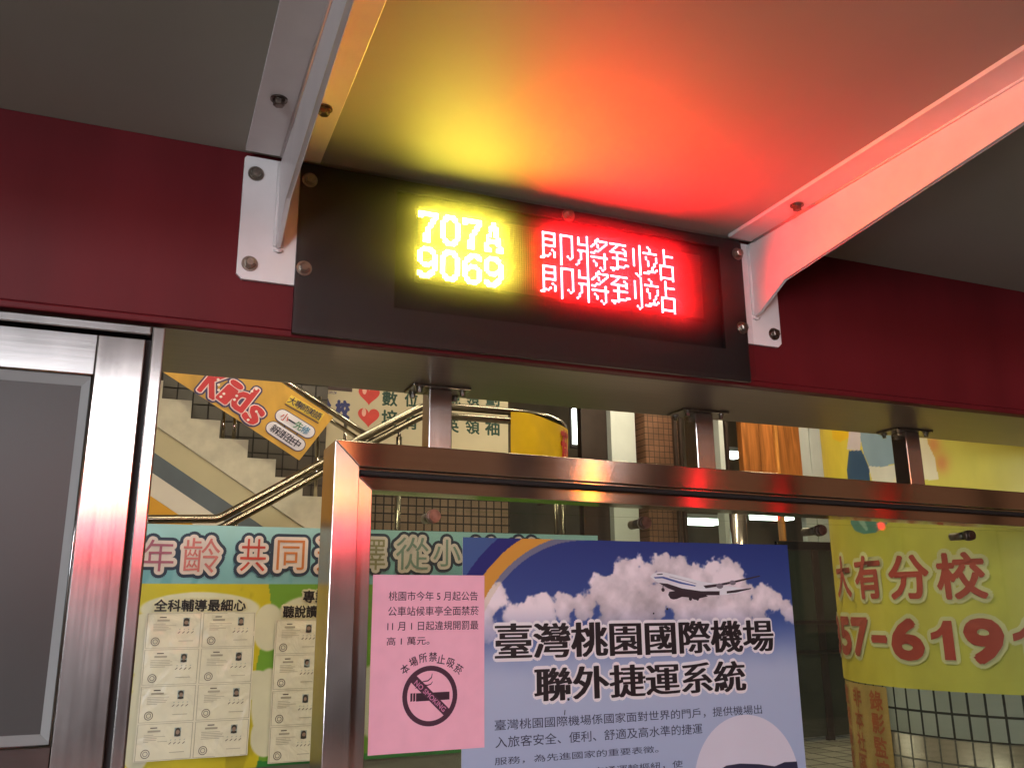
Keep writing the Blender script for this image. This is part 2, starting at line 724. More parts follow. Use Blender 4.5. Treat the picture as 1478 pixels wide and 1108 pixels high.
# ------------------------------------------------------------------ palette
M_red = mat('red beam paint', (94, 23, 28), rough=0.46, var=0.17, bump=0.05, bscale=260, rvar=0.08, scale=5, spec=0.2, stretch=(1.6, 1, 0.35))
M_white = mat('white bracket paint', (222, 214, 212), rough=0.38, var=0.05, bump=0.06, bscale=220, scale=14)
M_roof = mat('grey roof panel', (164, 162, 150), rough=0.6, var=0.07, bump=0.04, bscale=400, scale=2)
M_black = mat('black panel paint', (18, 17, 18), rough=0.42, var=0.2, scale=4)
M_bolt = mat('bolt steel', (150, 142, 132), rough=0.3, metal=1.0, var=0.25, scale=80)
M_darkbolt = mat('dark bolt steel', (112, 100, 92), rough=0.38, metal=1.0, var=0.3, scale=80)
M_steelx = steel('stainless along the rail', 'x', (206, 190, 178), 0.13, 0.9)
M_steelz = steel('stainless along the post', 'z')
M_under = mat('underside sheet', (132, 114, 98), rough=0.34, metal=0.25, var=0.14, scale=14, stretch=(0.4, 6, 6), rvar=0.05)
M_groove = mat('dark gasket', (26, 22, 20), rough=0.7)  # near-black fill that paints the shade in narrow gaps
M_concrete = mat('pale terrazzo concrete', (196, 190, 168), rough=0.75, var=0.12, scale=9, bump=0.1, bscale=90)

# ================================================================== the setting (ground first)
tag(MB().box(-40, 60, -7.2, 40, -0.3, 0.0).build('pavement', tile_mat('grey paving slabs', (168, 160, 148), (90, 86, 82), 0.3, 0.3, plane='xy', rough=0.6)), kind='structure')
tag(MB().box(-40, 60, -16.0, -7.2, -0.42, -0.14).build('road', mat('asphalt', (62, 62, 64), rough=0.75, bump=0.3, bscale=120)), kind='structure')
tag(MB().box(-40, 60, -40, -16.0, -0.3, 0.001).build('pavement', mat('far pavement', (110, 106, 100), rough=0.8)), kind='structure')

# ================================================================== bus shelter
FY = 1.50            # front of the red beam
ZB, ZR = 2.014, 2.352
shelter = thing('bus_shelter', 'red and grey bus shelter with white roof brackets above the lit sign', 'bus shelter', (1.0, 1.66, 0.0))
MB().box(-3.2, 5.2, 0.25, FY - 0.001, ZR, ZR + 0.05).build('roof_panel', M_roof, shelter)
beam = MB().box(-3.2, 5.2, FY, 1.815, 2.0275, ZR + 0.05, bevel=0.002).build('roof_beam', M_red, shelter)
MB().box(-3.2, 5.2, FY - 0.003, 1.818, ZB, 2.0268, bevel=0.003).build('beam_lip', M_red, beam)
MB().box(-3.19, 5.19, FY + 0.02, 1.815, 2.0126, ZB - 0.0003).build('underside_sheet', M_under, beam)
for x in (-3.0, 4.95):
    MB().box(x - 0.06, x + 0.06, 1.62, 1.74, 0.0, 2.008, bevel=0.004).build('shelter_post', M_steelz, shelter)


def bolt(name, p, axis, mats, parent, r=0.0138):
    """washer and hexagon head standing off a face along axis"""
    m = MB()
    p = Vector(p)
    a = Vector(axis)
    m.cyl(p, p + a * 0.0025, r, 24)
    m.cyl(p + a * 0.0025, p + a * 0.0045, r * 0.78, 24, r * 0.72)
    m.cyl(p + a * 0.0045, p + a * 0.0115, r * 0.68, 6)
    m.cyl(p + a * 0.0115, p + a * 0.0125, r * 0.62, 6, r * 0.5)
    return m.build(name, mats, parent)


def bracket(cx):
    """welded plate, T arm and gusset; the bolts are its children"""
    m = MB()
    c = 0.009
    x0, x1 = cx - 0.067, cx + 0.067
    m.prism([(x0 + c, 2.108), (x1 - c, 2.108), (x1, 2.108 + c), (x1, 2.3425), (x0 + 0.004, 2.3425), (x0, 2.338), (x0, 2.108 + c)], 'y', 1.4915, FY - 0.0005, bevel=0.001)
    m.box(x0 - 0.001, x1 - 0.003, 0.3, 1.476, 2.343, 2.3515, bevel=0.001)
    m.prism([(1.4913, 2.3428), (0.3, 2.3428), (0.3, 2.322), (1.385, 2.221), (1.468, 2.176), (1.4913, 2.170)], 'x', cx - 0.004, cx + 0.004, bevel=0.001)
    # weld beads
    m.tube([(cx - 0.006, 1.49, 2.34), (cx - 0.006, 1.489, 2.25), (cx - 0.006, 1.489, 2.175)], 0.0035, 8)
    m.tube([(cx + 0.006, 1.49, 2.34), (cx + 0.006, 1.489, 2.25), (cx + 0.006, 1.489, 2.175)], 0.0035, 8)
    m.tube([(cx - 0.007, 1.488, 2.169), (cx, 1.487, 2.166), (cx + 0.007, 1.488, 2.169)], 0.0035, 8)
    m.tube([(cx - 0.006, 1.47, 2.3415), (cx - 0.006, 0.31, 2.3415)], 0.003, 6)
    b = m.build('roof_bracket', M_white, shelter)
    for dx in (-0.036, 0.036):
        bolt('bolt', (cx + dx, 1.289, 2.343), (0, 0, -1), M_darkbolt, b, 0.0135)
    return b


bl = bracket(0.173)
for z in (2.309, 2.137):
    bolt('bolt', (0.127, 1.4915, z), (0, -1, 0), M_bolt, bl)
br_ = bracket(1.203)
for z in (2.309, 2.137):
    bolt('bolt', (1.250, 1.4915, z), (0, -1, 0), M_darkbolt, br_)

# ================================================================== LED arrival display
PX0, PX1, PZ0, PZ1 = 0.2045, 1.1715, 2.018, 2.3425       # panel
WX0, WX1, WZ0, WZ1 = 0.384, 1.112, 2.086, 2.3205          # window
PF, PB = 1.482, 1.4912
disp = thing('arrival_display', 'black LED bus arrival display lit yellow and red under the shelter roof', 'display', (0.688, 1.487, PZ0))
m = MB()
m.prism([(PX0, PZ0), (PX1, PZ0), (PX1, WZ0), (PX0, WZ0)], 'y', PF, PB)
m.prism([(PX0, WZ1), (PX1, WZ1), (PX1, PZ1 - 0.006), (PX1 - 0.006, PZ1), (PX0, PZ1)], 'y', PF, PB)
m.box(PX0, WX0, PF, PB, WZ0, WZ1)
m.box(WX1, PX1, PF, PB, WZ0, WZ1)
m.build('front_panel', M_black, disp)
M_cover = pane_mat('smoked acrylic', (0.90, 0.90, 0.90), 0.03, rough=0.08, ior=1.15, dustcol=(0.75, 0.72, 0.68), through=1.0)
MB().box(WX0 + 0.0005, WX1 - 0.0005, PF + 0.0015, PF + 0.0025, WZ0 + 0.0005, WZ1 - 0.0005).build('window_cover', M_cover, disp)
MB().box(WX0 - 0.012, WX1 + 0.012, 1.49915, 1.49985, WZ0 - 0.01, WZ1 + 0.008).build('window_backing', M_black, disp)
M_halosheet = pane_mat('halo scatter sheet', (0.97, 0.97, 0.97), 0.04, rough=0.05, ior=1.06, dustcol=(0.8, 0.78, 0.76), through=1.0)
MB().box(PX0 + 0.003, PX1 - 0.003, 1.4605, 1.4615, PZ0 + 0.003, PZ1 - 0.004).build('halo_sheet', M_halosheet, disp)  # added sheet that scatters a bloom-like halo round the letters
M_board = mat('matrix circuit board', (24, 18, 18), rough=0.6)
LX0, LZ1 = 0.4305, 2.2985
PXP, PZP = 0.005, 0.00453                                   # pitch of the dots
matrix = MB().box(LX0 - 0.006, LX0 + 0.646, 1.4972, 1.4992, LZ1 - 0.151, LZ1 + 0.006).build('led_matrix', M_board, disp)

G = {
    '7': ['########', '########', '##....##', '.....##.', '.....##.', '....##..', '....##..', '...##...', '...##...', '...##...', '..###...', '..###...', '..###...', '..###...'],
    '0': ['..####..', '.######.', '.##..##.', '##....##', '##....##', '##....##', '##....##', '##....##', '##....##', '##....##', '##....##', '.##..##.', '.######.', '..####..'],
    'A': ['...##...', '...##...', '..####..', '..####..', '..#.##..', '..#.##..', '.##.##..', '.#...##.', '.######.', '.######.', '##...##.', '##....##', '###..###', '###..###'],
    '9': ['..####..', '.######.', '##...##.', '##....##', '##....##', '##....##', '##...###', '.#######', '..###.##', '......##', '.....##.', '##..###.', '######..', '.####...'],
    '6': ['...####.', '..######', '.###..##', '.##.....', '##......', '##.###..', '#######.', '###...##', '##....##', '##....##', '##....##', '.##...##', '.######.', '..####..'],
    '即': ['................', '.######..######.', '.#....#..#....#.', '.#....#..#....#.', '.######..#....#.', '.#....#..#....#.', '.#....#..#....#.', '.######..#....#.', '.#.......#....#.', '.#...#...#....#.', '.#....#..#....#.', '.#..#.#..#..#.#.', '.###..#..#...#..', '##.......#......', '.........#......', '.........#......'],
    '將': ['.....#....#.....', '.#...#...######.', '.#...#...#....#.', '.#...#..#.#..#..', '.#####.#..#.#...', '.....#.....#....', '.....#...##.....', '.#####.##....#..', '..#..#.......#..', '..#..#.########.', '..#..#.......#..', '..#..#..#....#..', '.#...#...#...#..', '.#...#...#...#..', '#....#.....#.#..', '.....#......#...'],
    '到': ['..............#.', '########......#.', '...#.......#..#.', '..#...#....#..#.', '.#.....#...#..#.', '########...#..#.', '...#...#...#..#.', '...#.......#..#.', '.#######...#..#.', '...#.......#..#.', '...#.......#..#.', '...#...##.....#.', '...####.......#.', '####..........#.', '.#..........#.#.', '.............#..'],
    '站': ['..#.......#.....', '...#......#.....', '...#......#.....', '#######...#####.', '..........#.....', '.#....#...#.....', '.#....#...#.....', '..#...#...#.....', '..#..#..#######.', '..#..#..#.....#.', '....#...#.....#.', '....#.#.#.....#.', '..####..#.....#.', '###.....#.....#.', '........#######.', '........#.....#.'],
}


def dot(V, Fc, i, j, r, y):
    x = LX0 + (i + 0.5) * PXP
    z = LZ1 - (j + 0.5) * PZP
    k = len(V)
    for a in range(6):
        V.append((x + r * math.cos(a * math.pi / 3), y, z + r * 0.95 * math.sin(a * math.pi / 3)))
    Fc.append((k, k + 1, k + 2, k + 3, k + 4, k + 5))


lit = set()


def rows(words, i0, j0, mat_, name):
    V, Fc = [], []
    i = i0
    for ch in words:
        g = G[ch]
        top = j0 + (1 if len(g) == 14 else 0)
        for jj, row in enumerate(g):
            for ii, c in enumerate(row):
                if c == '#':
                    dot(V, Fc, i + ii, top + jj, 0.0023, 1.4962)
                    lit.add((i + ii, top + jj))
        i += len(g[0]) + (1 if len(g) == 14 else 0)
    me = bpy.data.meshes.new(name)
    me.from_pydata(V, [], Fc)
    link(name, me, mat_, disp)


M_ly = glow('yellow led', (246, 232, 74), L_LED * 0.9)
M_lr = glow('red led', (255, 24, 30), L_LED * 2.8)
rows('707A', 0, 0, M_ly, 'route_number')
rows('9069', 0, 16, M_ly, 'route_number')
rows('即將到站', 51, 0, M_lr, 'arrival_text')
rows('即將到站', 51, 16, M_lr, 'arrival_text')
V, Fc = [], []
for i in range(128):
    for j in range(32):
        if (i, j) not in lit:
            dot(V, Fc, i, j, 0.0016, 1.4966)
me = bpy.data.meshes.new('unlit_dots')
me.from_pydata(V, [], Fc)
link('unlit_dots', me, mat('unlit led lens', (120, 84, 70), rough=0.3), matrix)
m = MB()
for j in range(33):  # fins added to keep the dots' light off the roof near the wall
    z = LZ1 - j * PZP
    a_, b_ = LX0 - 0.004, LX0 + 0.644
    m.hexa([(a_, 1.4942, z - 0.00105), (b_, 1.4942, z - 0.00105), (b_, 1.4971, z - 0.00015), (a_, 1.4971, z - 0.00015),
            (a_, 1.4942, z - 0.00085), (b_, 1.4942, z - 0.00085), (b_, 1.4971, z + 0.00015), (a_, 1.4971, z + 0.00015)])
m.build('cutoff_fins', M_black, matrix)
for x, z in ((0.221, 2.310), (0.219, 2.138), (0.744, 2.3312), (1.160, 2.310), (1.158, 2.138)):
    bolt('bolt', (x, PF, z), (0, -1, 0), M_bolt, disp)

# ================================================================== framed glass screen hung under the beam
screen = thing('glass_screen', 'stainless framed glass screen hung by posts under the red beam', 'glass screen', (1.6, 1.76, 0.25))
SLP = -0.012


def rail(m, x0, x1, y0, y1, za, zb, bevel=0.0015, mitre=0.0):
    """horizontal bar whose heights follow the slight fall of the frame; mitred at its left end"""
    def z(x, q):
        return q + SLP * (x - 0.33)
    P = [(x0 + mitre, y0, z(x0, za)), (x1, y0, z(x1, za)), (x1, y1, z(x1, za)), (x0 + mitre, y1, z(x0, za)),
         (x0, y0, z(x0, zb)), (x1, y0, z(x1, zb)), (x1, y1, z(x1, zb)), (x0, y1, z(x0, zb))]
    m.hexa(P, bevel)


m = MB()
rail(m, 0.330, 3.0, 1.70, 1.82, 1.8265, 1.877, mitre=0.05)
m.build('top_rail', M_steelx, screen)
m = MB()
m.hexa([(0.330, 1.70, 0.3), (0.380, 1.70, 0.3), (0.380, 1.82, 0.3), (0.330, 1.82, 0.3),
        (0.330, 1.70, 1.8768), (0.3798, 1.70, 1.8262), (0.3798, 1.82, 1.8262), (0.330, 1.82, 1.8768)], 0.0012)
m.build('side_post', M_steelz, screen)
MB().box(0.381, 3.0, 1.70, 1.82, 0.25, 0.30).build('bottom_rail', M_steelx, screen)
m = MB()
rail(m, 0.3805, 3.0, 1.7062, 1.712, 1.8215, 1.8255, bevel=0.0008)
m.build('glazing_bead', M_steelx, screen)
m = MB()
rail(m, 0.3806, 3.0, 1.7125, 1.80, 1.815, 1.8262, bevel=0.0)
m.build('gap_strip', M_groove, screen)  # dark strip standing for the shade in the frame's gap
m = MB()
rail(m, 0.3842, 3.0, 1.735, 1.80, 1.7865, 1.8148, mitre=0.031)
m.build('inner_rail', M_steelx, screen)
m = MB()
m.hexa([(0.3842, 1.735, 0.31), (0.415, 1.735, 0.31), (0.415, 1.80, 0.31), (0.3842, 1.80, 0.31),
        (0.3842, 1.735, 1.8142), (0.4149, 1.735, 1.7862), (0.4149, 1.80, 1.7862), (0.3842, 1.80, 1.8142)], 0.0012)
m.build('inner_post', M_steelz, screen)
M_glass = pane_mat('dusty tinted glass', (0.84, 0.885, 0.84), 0.014, rough=0.02)
MB().box(0.416, 3.0, 1.765, 1.771, 0.31, 1.7855 - 0.032).build('glass_pane', M_glass, screen)
MB().hexa([(0.416, 1.765, 1.7535), (3.0, 1.765, 1.7535), (3.0, 1.771, 1.7535), (0.416, 1.771, 1.7535),
           (0.416, 1.765, 1.786), (3.0, 1.765, 1.7545), (3.0, 1.771, 1.7545), (0.416, 1.771, 1.786)]).build('glass_pane', M_glass, screen)
for x, z in ((0.551, 1.740), (1.056, 1.741), (1.563, 1.737), (2.075, 1.7365)):
    m = MB()
    m.cyl((x, 1.745, z), (x, 1.752, z), 0.0125, 20)
    m.cyl((x, 1.752, z), (x, 1.7648, z), 0.0145, 20)
    m.cyl((x, 1.7715, z), (x, 1.815, z), 0.0105, 20)
    m.build('glass_standoff', M_bolt if x < 0.6 else M_darkbolt, screen)
for x in (0.557, 1.223, 1.890, 2.557):
    zt = 1.877 + SLP * (x - 0.33)
    p = MB().box(x - 0.0255, x + 0.0255, 1.735, 1.785, zt - 0.004, 2.0072, bevel=0.002).build('hanger_post', M_steelz, screen)
    MB().box(x - 0.064, x + 0.064, 1.722, 1.798, 2.0075, 2.0124, bevel=0.001).build('flange', M_bolt, p)
    for dx in (-0.048, 0.048):
        for y in (1.733, 1.786):
            bolt('bolt', (x + dx, y, 2.0074), (0, 0, -1), M_bolt, p, 0.009)

# ================================================================== display cabinet at the left
cab = thing('notice_cabinet', 'stainless steel notice cabinet with frosted window at the left edge', 'cabinet', (-0.4, 1.54, 0.0))
CY = 1.485
XR = 0.0025
M_cabz = steel('cabinet steel upright', 'z', (208, 200, 196), 0.17, 0.68)
M_cabx = steel('cabinet steel level', 'x', (166, 164, 162), 0.16, 0.1)
m = MB()
m.box(-0.86, XR - 0.021, CY, 1.60, 1.9875, 2.0045, bevel=0.003)
m.build('case_top', M_cabx, cab)
m = MB()
m.box(XR - 0.0205, XR, CY, 1.60, 0.92, 2.0045, bevel=0.003)
m.build('case_side', M_cabz, cab)
m = MB()
m.box(-0.88, -0.862, CY, 1.60, 0.92, 2.0045, bevel=0.003)
m.build('case_side', M_cabz, cab)
MB().box(-0.86, XR - 0.021, CY + 0.002, 1.60, 0.92, 0.94, bevel=0.003).build('case_bottom', M_cabx, cab)
MB().box(-0.86, XR - 0.021, 1.585, 1.598, 0.9405, 1.987).build('case_back', M_cabx, cab)
door = MB().box(-0.097, -0.0265, CY + 0.003, CY + 0.03, 0.945, 1.9815, bevel=0.002).build('door_stile', M_cabz, cab)
MB().box(-0.856, -0.785, CY + 0.003, CY + 0.03, 0.945, 1.9815, bevel=0.002).build('door_stile', M_cabz, cab)
MB().box(-0.7845, -0.0975, CY + 0.004, CY + 0.03, 1.913, 1.981, bevel=0.001).build('door_rail', M_cabx, cab)
MB().box(-0.7845, -0.0975, CY + 0.004, CY + 0.03, 0.946, 1.369, bevel=0.001).build('door_rail', M_cabx, cab)
MB().box(-0.0262, -0.0183, CY + 0.016, CY + 0.03, 0.945, 1.984).build('door_gap_strip', M_groove, cab)  # dark strip painting the shade between door and case
# rounded bead round the window, then a sloping reveal
m = MB()
for a, b in (((-0.0985, 1.368), (-0.0985, 1.914)), ((-0.0985, 1.914), (-0.783, 1.914)), ((-0.0985, 1.368), (-0.783, 1.368))):
    m.tube([(a[0], CY + 0.003, a[1]), (b[0], CY + 0.003, b[1])], 0.0022, 8)
m.build('window_bead', M_cabx, cab)
M_reveal = mat('pale window seal', (150, 152, 150), rough=0.5, var=0.05)
m = MB()
y0, y1 = CY + 0.004, CY + 0.014
m.hexa([(-0.1135, y1, 1.3835), (-0.0975, y0, 1.369), (-0.0975, y1 + .01, 1.369), (-0.1135, y1 + .01, 1.3835),
        (-0.1135, y1, 1.8975), (-0.0975, y0, 1.9125), (-0.0975, y1 + .01, 1.9125), (-0.1135, y1 + .01, 1.8975)])
m.hexa([(-0.7845, y0, 1.9127), (-0.0977, y0, 1.9127), (-0.0977, y1 + .01, 1.9127), (-0.7845, y1 + .01, 1.9127),
        (-0.77, y1, 1.8977), (-0.1137, y1, 1.8977), (-0.1137, y1 + .01, 1.8977), (-0.77, y1 + .01, 1.8977)])
m.hexa([(-0.7845, y0, 1.3688), (-0.0977, y0, 1.3688), (-0.0977, y1 + .01, 1.3688), (-0.7845, y1 + .01, 1.3688),
        (-0.77, y1, 1.3833), (-0.1137, y1, 1.3833), (-0.1137, y1 + .01, 1.3833), (-0.77, y1 + .01, 1.3833)])
m.build('window_reveal', M_reveal, cab)
MB().box(-0.785, -0.105, CY + 0.0145, CY + 0.0185, 1.376, 1.905).build('window_pane', mat('frosted acrylic', (74, 74, 72), rough=0.3, spec=0.22, var=0.1, scale=3, rvar=0.06), cab)
for x in (-0.78, -0.1):
    MB().box(x - 0.03, x + 0.03, 1.515, 1.575, 0.0, 0.919, bevel=0.003).build('leg', M_cabz, cab)

# ================================================================== airport poster behind the glass
PY = 1.7625
A, B = 0.6180, 1.4625
ZT, ZL = 1.6990, 0.5105
k_ = (B - A) / 470.0                     # metres per photo pixel on the poster


def pxy(px, py):
    return uv_at(px, py, PY)


clouds = [(660, 180, 62), (745, 215, 80), (810, 172, 55), (890, 190, 62), (960, 225, 60), (1110, 205, 58), (1040, 235, 60), (560, 262, 50),
          (620, 300, 90), (760, 300, 120), (900, 300, 120), (1000, 290, 100), (1160, 285, 75), (1290, 315, 58), (1220, 340, 85), (1345, 350, 50),
          (400, 345, 55), (480, 352, 60), (320, 372, 55), (590, 385, 75), (90, 315, 52), (50, 380, 85), (180, 395, 62), (260, 400, 60), (700, 380, 130), (1090, 370, 120)]
CL = []
for zx, zy, zr in clouds:
    u, v = pxy(680 + zx / 2.956, 760 + zy / 2.956)
    CL.append((u, v, zr / 2.956 * 0.00182))
ARC = pxy(850, 960)
ARC_R = [math.hypot(pxy(701, 861)[0] - ARC[0], pxy(701, 861)[1] - ARC[1])]
ARC_S = ARC_R[0] / 180.0


def poster_ink(u, v):
    n1 = fbm(u * 26, v * 26, 3, 5) - 0.5
    n2 = fbm(u * 9, v * 9, 11, 4) - 0.5
    t = np.clip((ZT - v) / 0.52, 0, 1)[..., None]
    sky_ = np.array([38, 58, 122.]) * (1 - t) + np.array([120, 146, 200.]) * t
    t2 = sstep(0.16, 0.30, (ZT - v) + 0.03 * n2)[..., None]
    low = np.array([186, 192, 212.]) * (1 - t) + np.array([166, 180, 208.]) * t
    c = sky_ * (1 - t2) + low * t2
    f = np.full(u.shape, -9.0)
    for a, b, r in CL:
        f = np.maximum(f, 1 - np.hypot(u - a, v - b) / r)
    f = f + n1 * 1.7 + (fbm(u * 70, v * 70, 77, 3) - 0.5) * 0.5
    a = (sstep(-0.02, 0.22, f) * (1 - 0.85 * sstep(0.13, 0.26, ZT - v)))[..., None]
    shade = np.clip(0.96 + n2 * 0.5 + n1 * 0.16 + 0.12 * (f - 0.6), 0.76, 1.04)[..., None]
    c = c * (1 - a) + np.array([236, 222, 226.]) * shade * a
    d = np.hypot(u - ARC[0], v - ARC[1]) / ARC_S
    up = (v > ARC[1]) & (u < ARC[0])
    c[up & (d > 180) & (d <= 199)] = (212, 150, 62)
    c[up & (d > 199) & (d <= 219)] = (34, 44, 112)
    c[up & (d > 219)] = (62, 92, 142)
    e = up & (d > 172) & (d <= 180)
    c[e] = c[e] * 0.6 + np.array([212, 190, 150]) * 0.4
    return c


poster = thing('airport_poster', 'blue airport rail poster with an airliner over clouds, fixed to the glass', 'poster', (1.046, PY, ZL))
printed('poster_sheet', lambda u, v: (u, np.full_like(u, PY), v), A, B, 1.14, ZT, 420, 280, poster_ink, print_mat('poster ink', 0.35, 0.4), poster)
MB().box(A, B, PY + 0.0004, PY + 0.0016, ZL, ZT).build('poster_backing', mat('poster paper', (206, 204, 200), rough=0.8), poster)
printed('poster_sheet', lambda u, v: (u, np.full_like(u, PY), v), A, B, ZL, 1.14, 20, 20, lambda u, v: np.ones(u.shape + (3,)) * np.array([158, 172, 216.]), print_mat('poster ink'), poster)
M_ink = mat('black print', (26, 20, 24), rough=0.5, var=0.1)
M_paperw = mat('white print', (232, 226, 228), rough=0.5, var=0.03)
M_fade = mat('soft white print', (214, 210, 222), rough=0.5, var=0.03)
FL = plane_map(PY)
for txt, bl_, tr_ in (('臺灣桃園國際機場', (716, 951), (1113, 894)), ('聯外捷運系統', (773, 1012), (1073, 953))):
    bx = box_at(bl_, tr_, PY)
    ink = Ink(FL)
    ink.text(txt, bx, 0.0003, 0, grow=0.0062, copies=12, off=0.015, fit=0)
    ink.build('heading_halo', [M_paperw], poster)
    ink = Ink(FL)
    ink.text(txt, bx, 0.0006, 0, off=0.006, fat=(0.0027, 0.0002), fit=0)
    ink.build('heading_text', [M_ink], poster)
ink = Ink(FL)
for txt, bl_, tr_ in (('臺灣桃園國際機場係國家面對世界的門戶，提供機場出', (714, 1054), (1099, 1016)),
                      ('入旅客安全、便利、舒適及高水準的捷運', (715, 1079), (1013, 1043)),
                      ('服務，為先進國家的重要表徵。', (714, 1104), (950, 1075)),
                      ('為臺灣整合公路及交通運輸樞紐，使', (714, 1130), (985, 1096))):
    ink.text(txt, box_at(bl_, tr_, PY), 0.0003, 0, off=0.004, fit=0)
cpx = pxy(1080, 1128)
ink.disc(cpx[0], cpx[1], 0.142, 0.142, 0.00025, 1, 64)
# the train roof that shows at the foot of the white disc
ink.poly([pxy(1036, 1112), pxy(1048, 1104), pxy(1068, 1101), pxy(1096, 1102), pxy(1118, 1105), pxy(1132, 1099), pxy(1150, 1098), pxy(1152, 1112)], 0.0006, 0)
ink.build('body_text', [mat('navy print', (44, 46, 70), rough=0.5), M_fade], poster)


# airliner
def q6(x, y):
    return pxy(680 + x / 2.956, 760 + y / 2.956)


ink = Ink(FL)
P = [(764, 212), (776, 199), (800, 192), (818, 192), (850, 199), (900, 211), (980, 232), (1060, 244), (1110, 254), (1178, 264), (1150, 280), (1080, 290), (1000, 292), (930, 288), (870, 275), (820, 250), (785, 230)]
ink.poly([q6(*p) for p in P], 0.0003, 0)
ink.poly([q6(*p) for p in [(800, 238), (838, 242), (900, 262), (980, 274), (1060, 274), (1060, 291), (960, 292), (890, 282), (840, 262), (812, 246)]], 0.0004, 1)
ink.poly([q6(*p) for p in [(778, 214), (820, 212), (900, 236), (960, 250), (955, 254), (890, 242), (815, 219), (784, 220)]], 0.0005, 2)
ink.poly([q6(*p) for p in [(990, 250), (1060, 242), (1130, 228), (1228, 207), (1234, 211), (1190, 222), (1110, 242), (1040, 256), (1000, 262)]], 0.0006, 1)
ink.poly([q6(*p) for p in [(1090, 274), (1196, 260), (1193, 265), (1130, 280), (1090, 284)]], 0.0006, 1)
ink.poly([q6(*p) for p in [(845, 276), (900, 270), (980, 280), (1010, 296), (970, 306), (900, 298), (875, 308), (850, 306), (840, 290)]], 0.00065, 1)
for a, b, r1, r2 in ((1115, 238, 15, 9), (1060, 252, 16, 10), (863, 293, 20, 14), (955, 298, 16, 11)):
    u, v = q6(a, b)
    ink.disc(u, v, r1 * 0.00061, r2 * 0.00061, 0.0007, 1 if b > 260 else 3, 16)
for a, b in ((818, 268), (935, 306), (965, 306)):
    ink.disc(*q6(a, b), 0.0045, 0.0045, 0.0007, 1, 12)
    ink.stroke([q6(a, b - 18), q6(a, b)], 0.002, 0.00071, 1)
ink.poly([q6(*p) for p in [(790, 201), (815, 199), (818, 203), (795, 205)]], 0.0006, 1)
ink.stroke([q6(845, 212), q6(900, 226), q6(960, 242)], 0.0012, 0.0006, 3)
spk = Ink(FL)
spk.stroke([q6(400, 780), q6(398, 802)], 0.002, 0.0006, 1)
for a, b, r in ((778, 369, 3), (836, 350, 4), (415, 735, 4), (740, 660, 4)):
    spk.disc(*q6(a, b), r * 0.0007, r * 0.0007, 0.0006, 1, 10)
spk.build('ink_specks', [M_ink, M_ink], poster)
ink.build('airliner_picture', [mat('airliner white print', (232, 230, 234), rough=0.5), mat('airliner dark print', (52, 40, 48), rough=0.5),
                               mat('airliner stripe print', (70, 92, 158), rough=0.5), mat('airliner grey print', (124, 116, 124), rough=0.5)], poster)

# ================================================================== pink notice
NY = 1.7595
NX0, NX1, NZ0, NZ1 = 0.4275, 0.6655, 1.2845, 1.6205


def curl(u, v):
    return (u, NY + 0.003 * np.sin((v - NZ0) * 9) * 0.3 - 0.002 * np.exp(-((u - NX0) / 0.02) ** 2), v)


def pink_ink(u, v):
    n = fbm(u * 40, v * 40, 5)[..., None] - 0.5
    return np.array([246, 180, 198.]) * (1 + 0.05 * n)


notice = thing('smoking_notice', 'pink paper no-smoking notice with black Chinese text taped on the glass', 'notice', (0.5465, NY, NZ0))
printed('notice_sheet', curl, NX0, NX1, NZ0, NZ1, 60, 80, pink_ink, print_mat('pink paper', 0.7, 0.3, bump=0.05, bscale=8), notice)
pb = 0.008
MB().box(NX0 + pb, NX1 - pb, 1.7612, 1.7618, NZ0 + pb, NZ1 - pb).build('notice_backing', mat('pink paper back', (220, 130, 170), rough=0.8), notice)


def NF(u, v, d):
    x, y, z = curl(u, v)
    return (x, y - d, z)


def q5(x, y):
    return uv_at(460 + x / 3.01, 740 + y / 3.01, NY)


ink = Ink(NF)
for txt, bl_, tr_ in (('桃園市今年 5 月起公告', (561, 866.5), (689.5, 853)), ('公車站候車亭全面禁菸', (560, 888.5), (691, 874)),
                      ('11 月 1 日起違規開罰最', (559, 910), (690.5, 895)), ('高 1 萬元。', (558, 931), (620, 918))):
    ink.text(txt, box_at(bl_, tr_, NY), 0.0005, 0, off=0.006, fit=0)
for ch, (zx, zy), a in zip('本場所禁止吸菸', ((375, 677), (412, 646), (453, 629), (497, 624), (533, 634), (574, 651), (608, 677)), (30, 22, 10, 0, -10, -22, -32)):
    u, v = q5(zx, zy)
    ink.text(ch, (u - 0.0082, v - 0.0088, u + 0.0082, v + 0.0088), 0.0005, 0, off=0.014, rot=R(a), fit=0)
u, v = q5(484, 793)
r = abs(q5(602, 793)[0] - u)
ink.ring(u, v, r * 0.83, r, 0.0006, 1)
s = r / 118.0


def q(x, y):
    return (u + (x - 484) * s, v - (y - 793) * s)


for a, b in ((400, 409), (412, 421), (424, 568)):
    ink.poly([q(a, 781), q(b, 780), q(b, 811), q(a, 813)], 0.0004, 0)
d = np.array([160, 145.]) / math.hypot(160, 145)
nn = np.array([-d[1], d[0]]) * 17
c0, c1 = np.array([407, 720.]), np.array([562, 866.])
ink.poly([q(*(c0 + nn)), q(*(c0 - nn)), q(*(c1 - nn)), q(*(c1 + nn))], 0.0008, 1)
ink.stroke([q(492, 706), q(489, 722), q(474, 734), q(452, 737), q(440, 745)], [.001, .002, .0022, .002, .001], 0.0006, 0)
ink.stroke([q(494, 738), q(486, 748), q(470, 752), q(455, 748), q(432, 758), q(420, 762)], [.001, .002, .0022, .0018, .0015, .001], 0.0006, 0)
cx_, cy_ = q(484, 794)
ink.text('NO SMOKING', (cx_ - 86 * s, cy_ - 10 * s, cx_ + 86 * s, cy_ + 10 * s), 0.0011, 2, off=0.02, rot=-math.atan2(145, 160), fit=0)
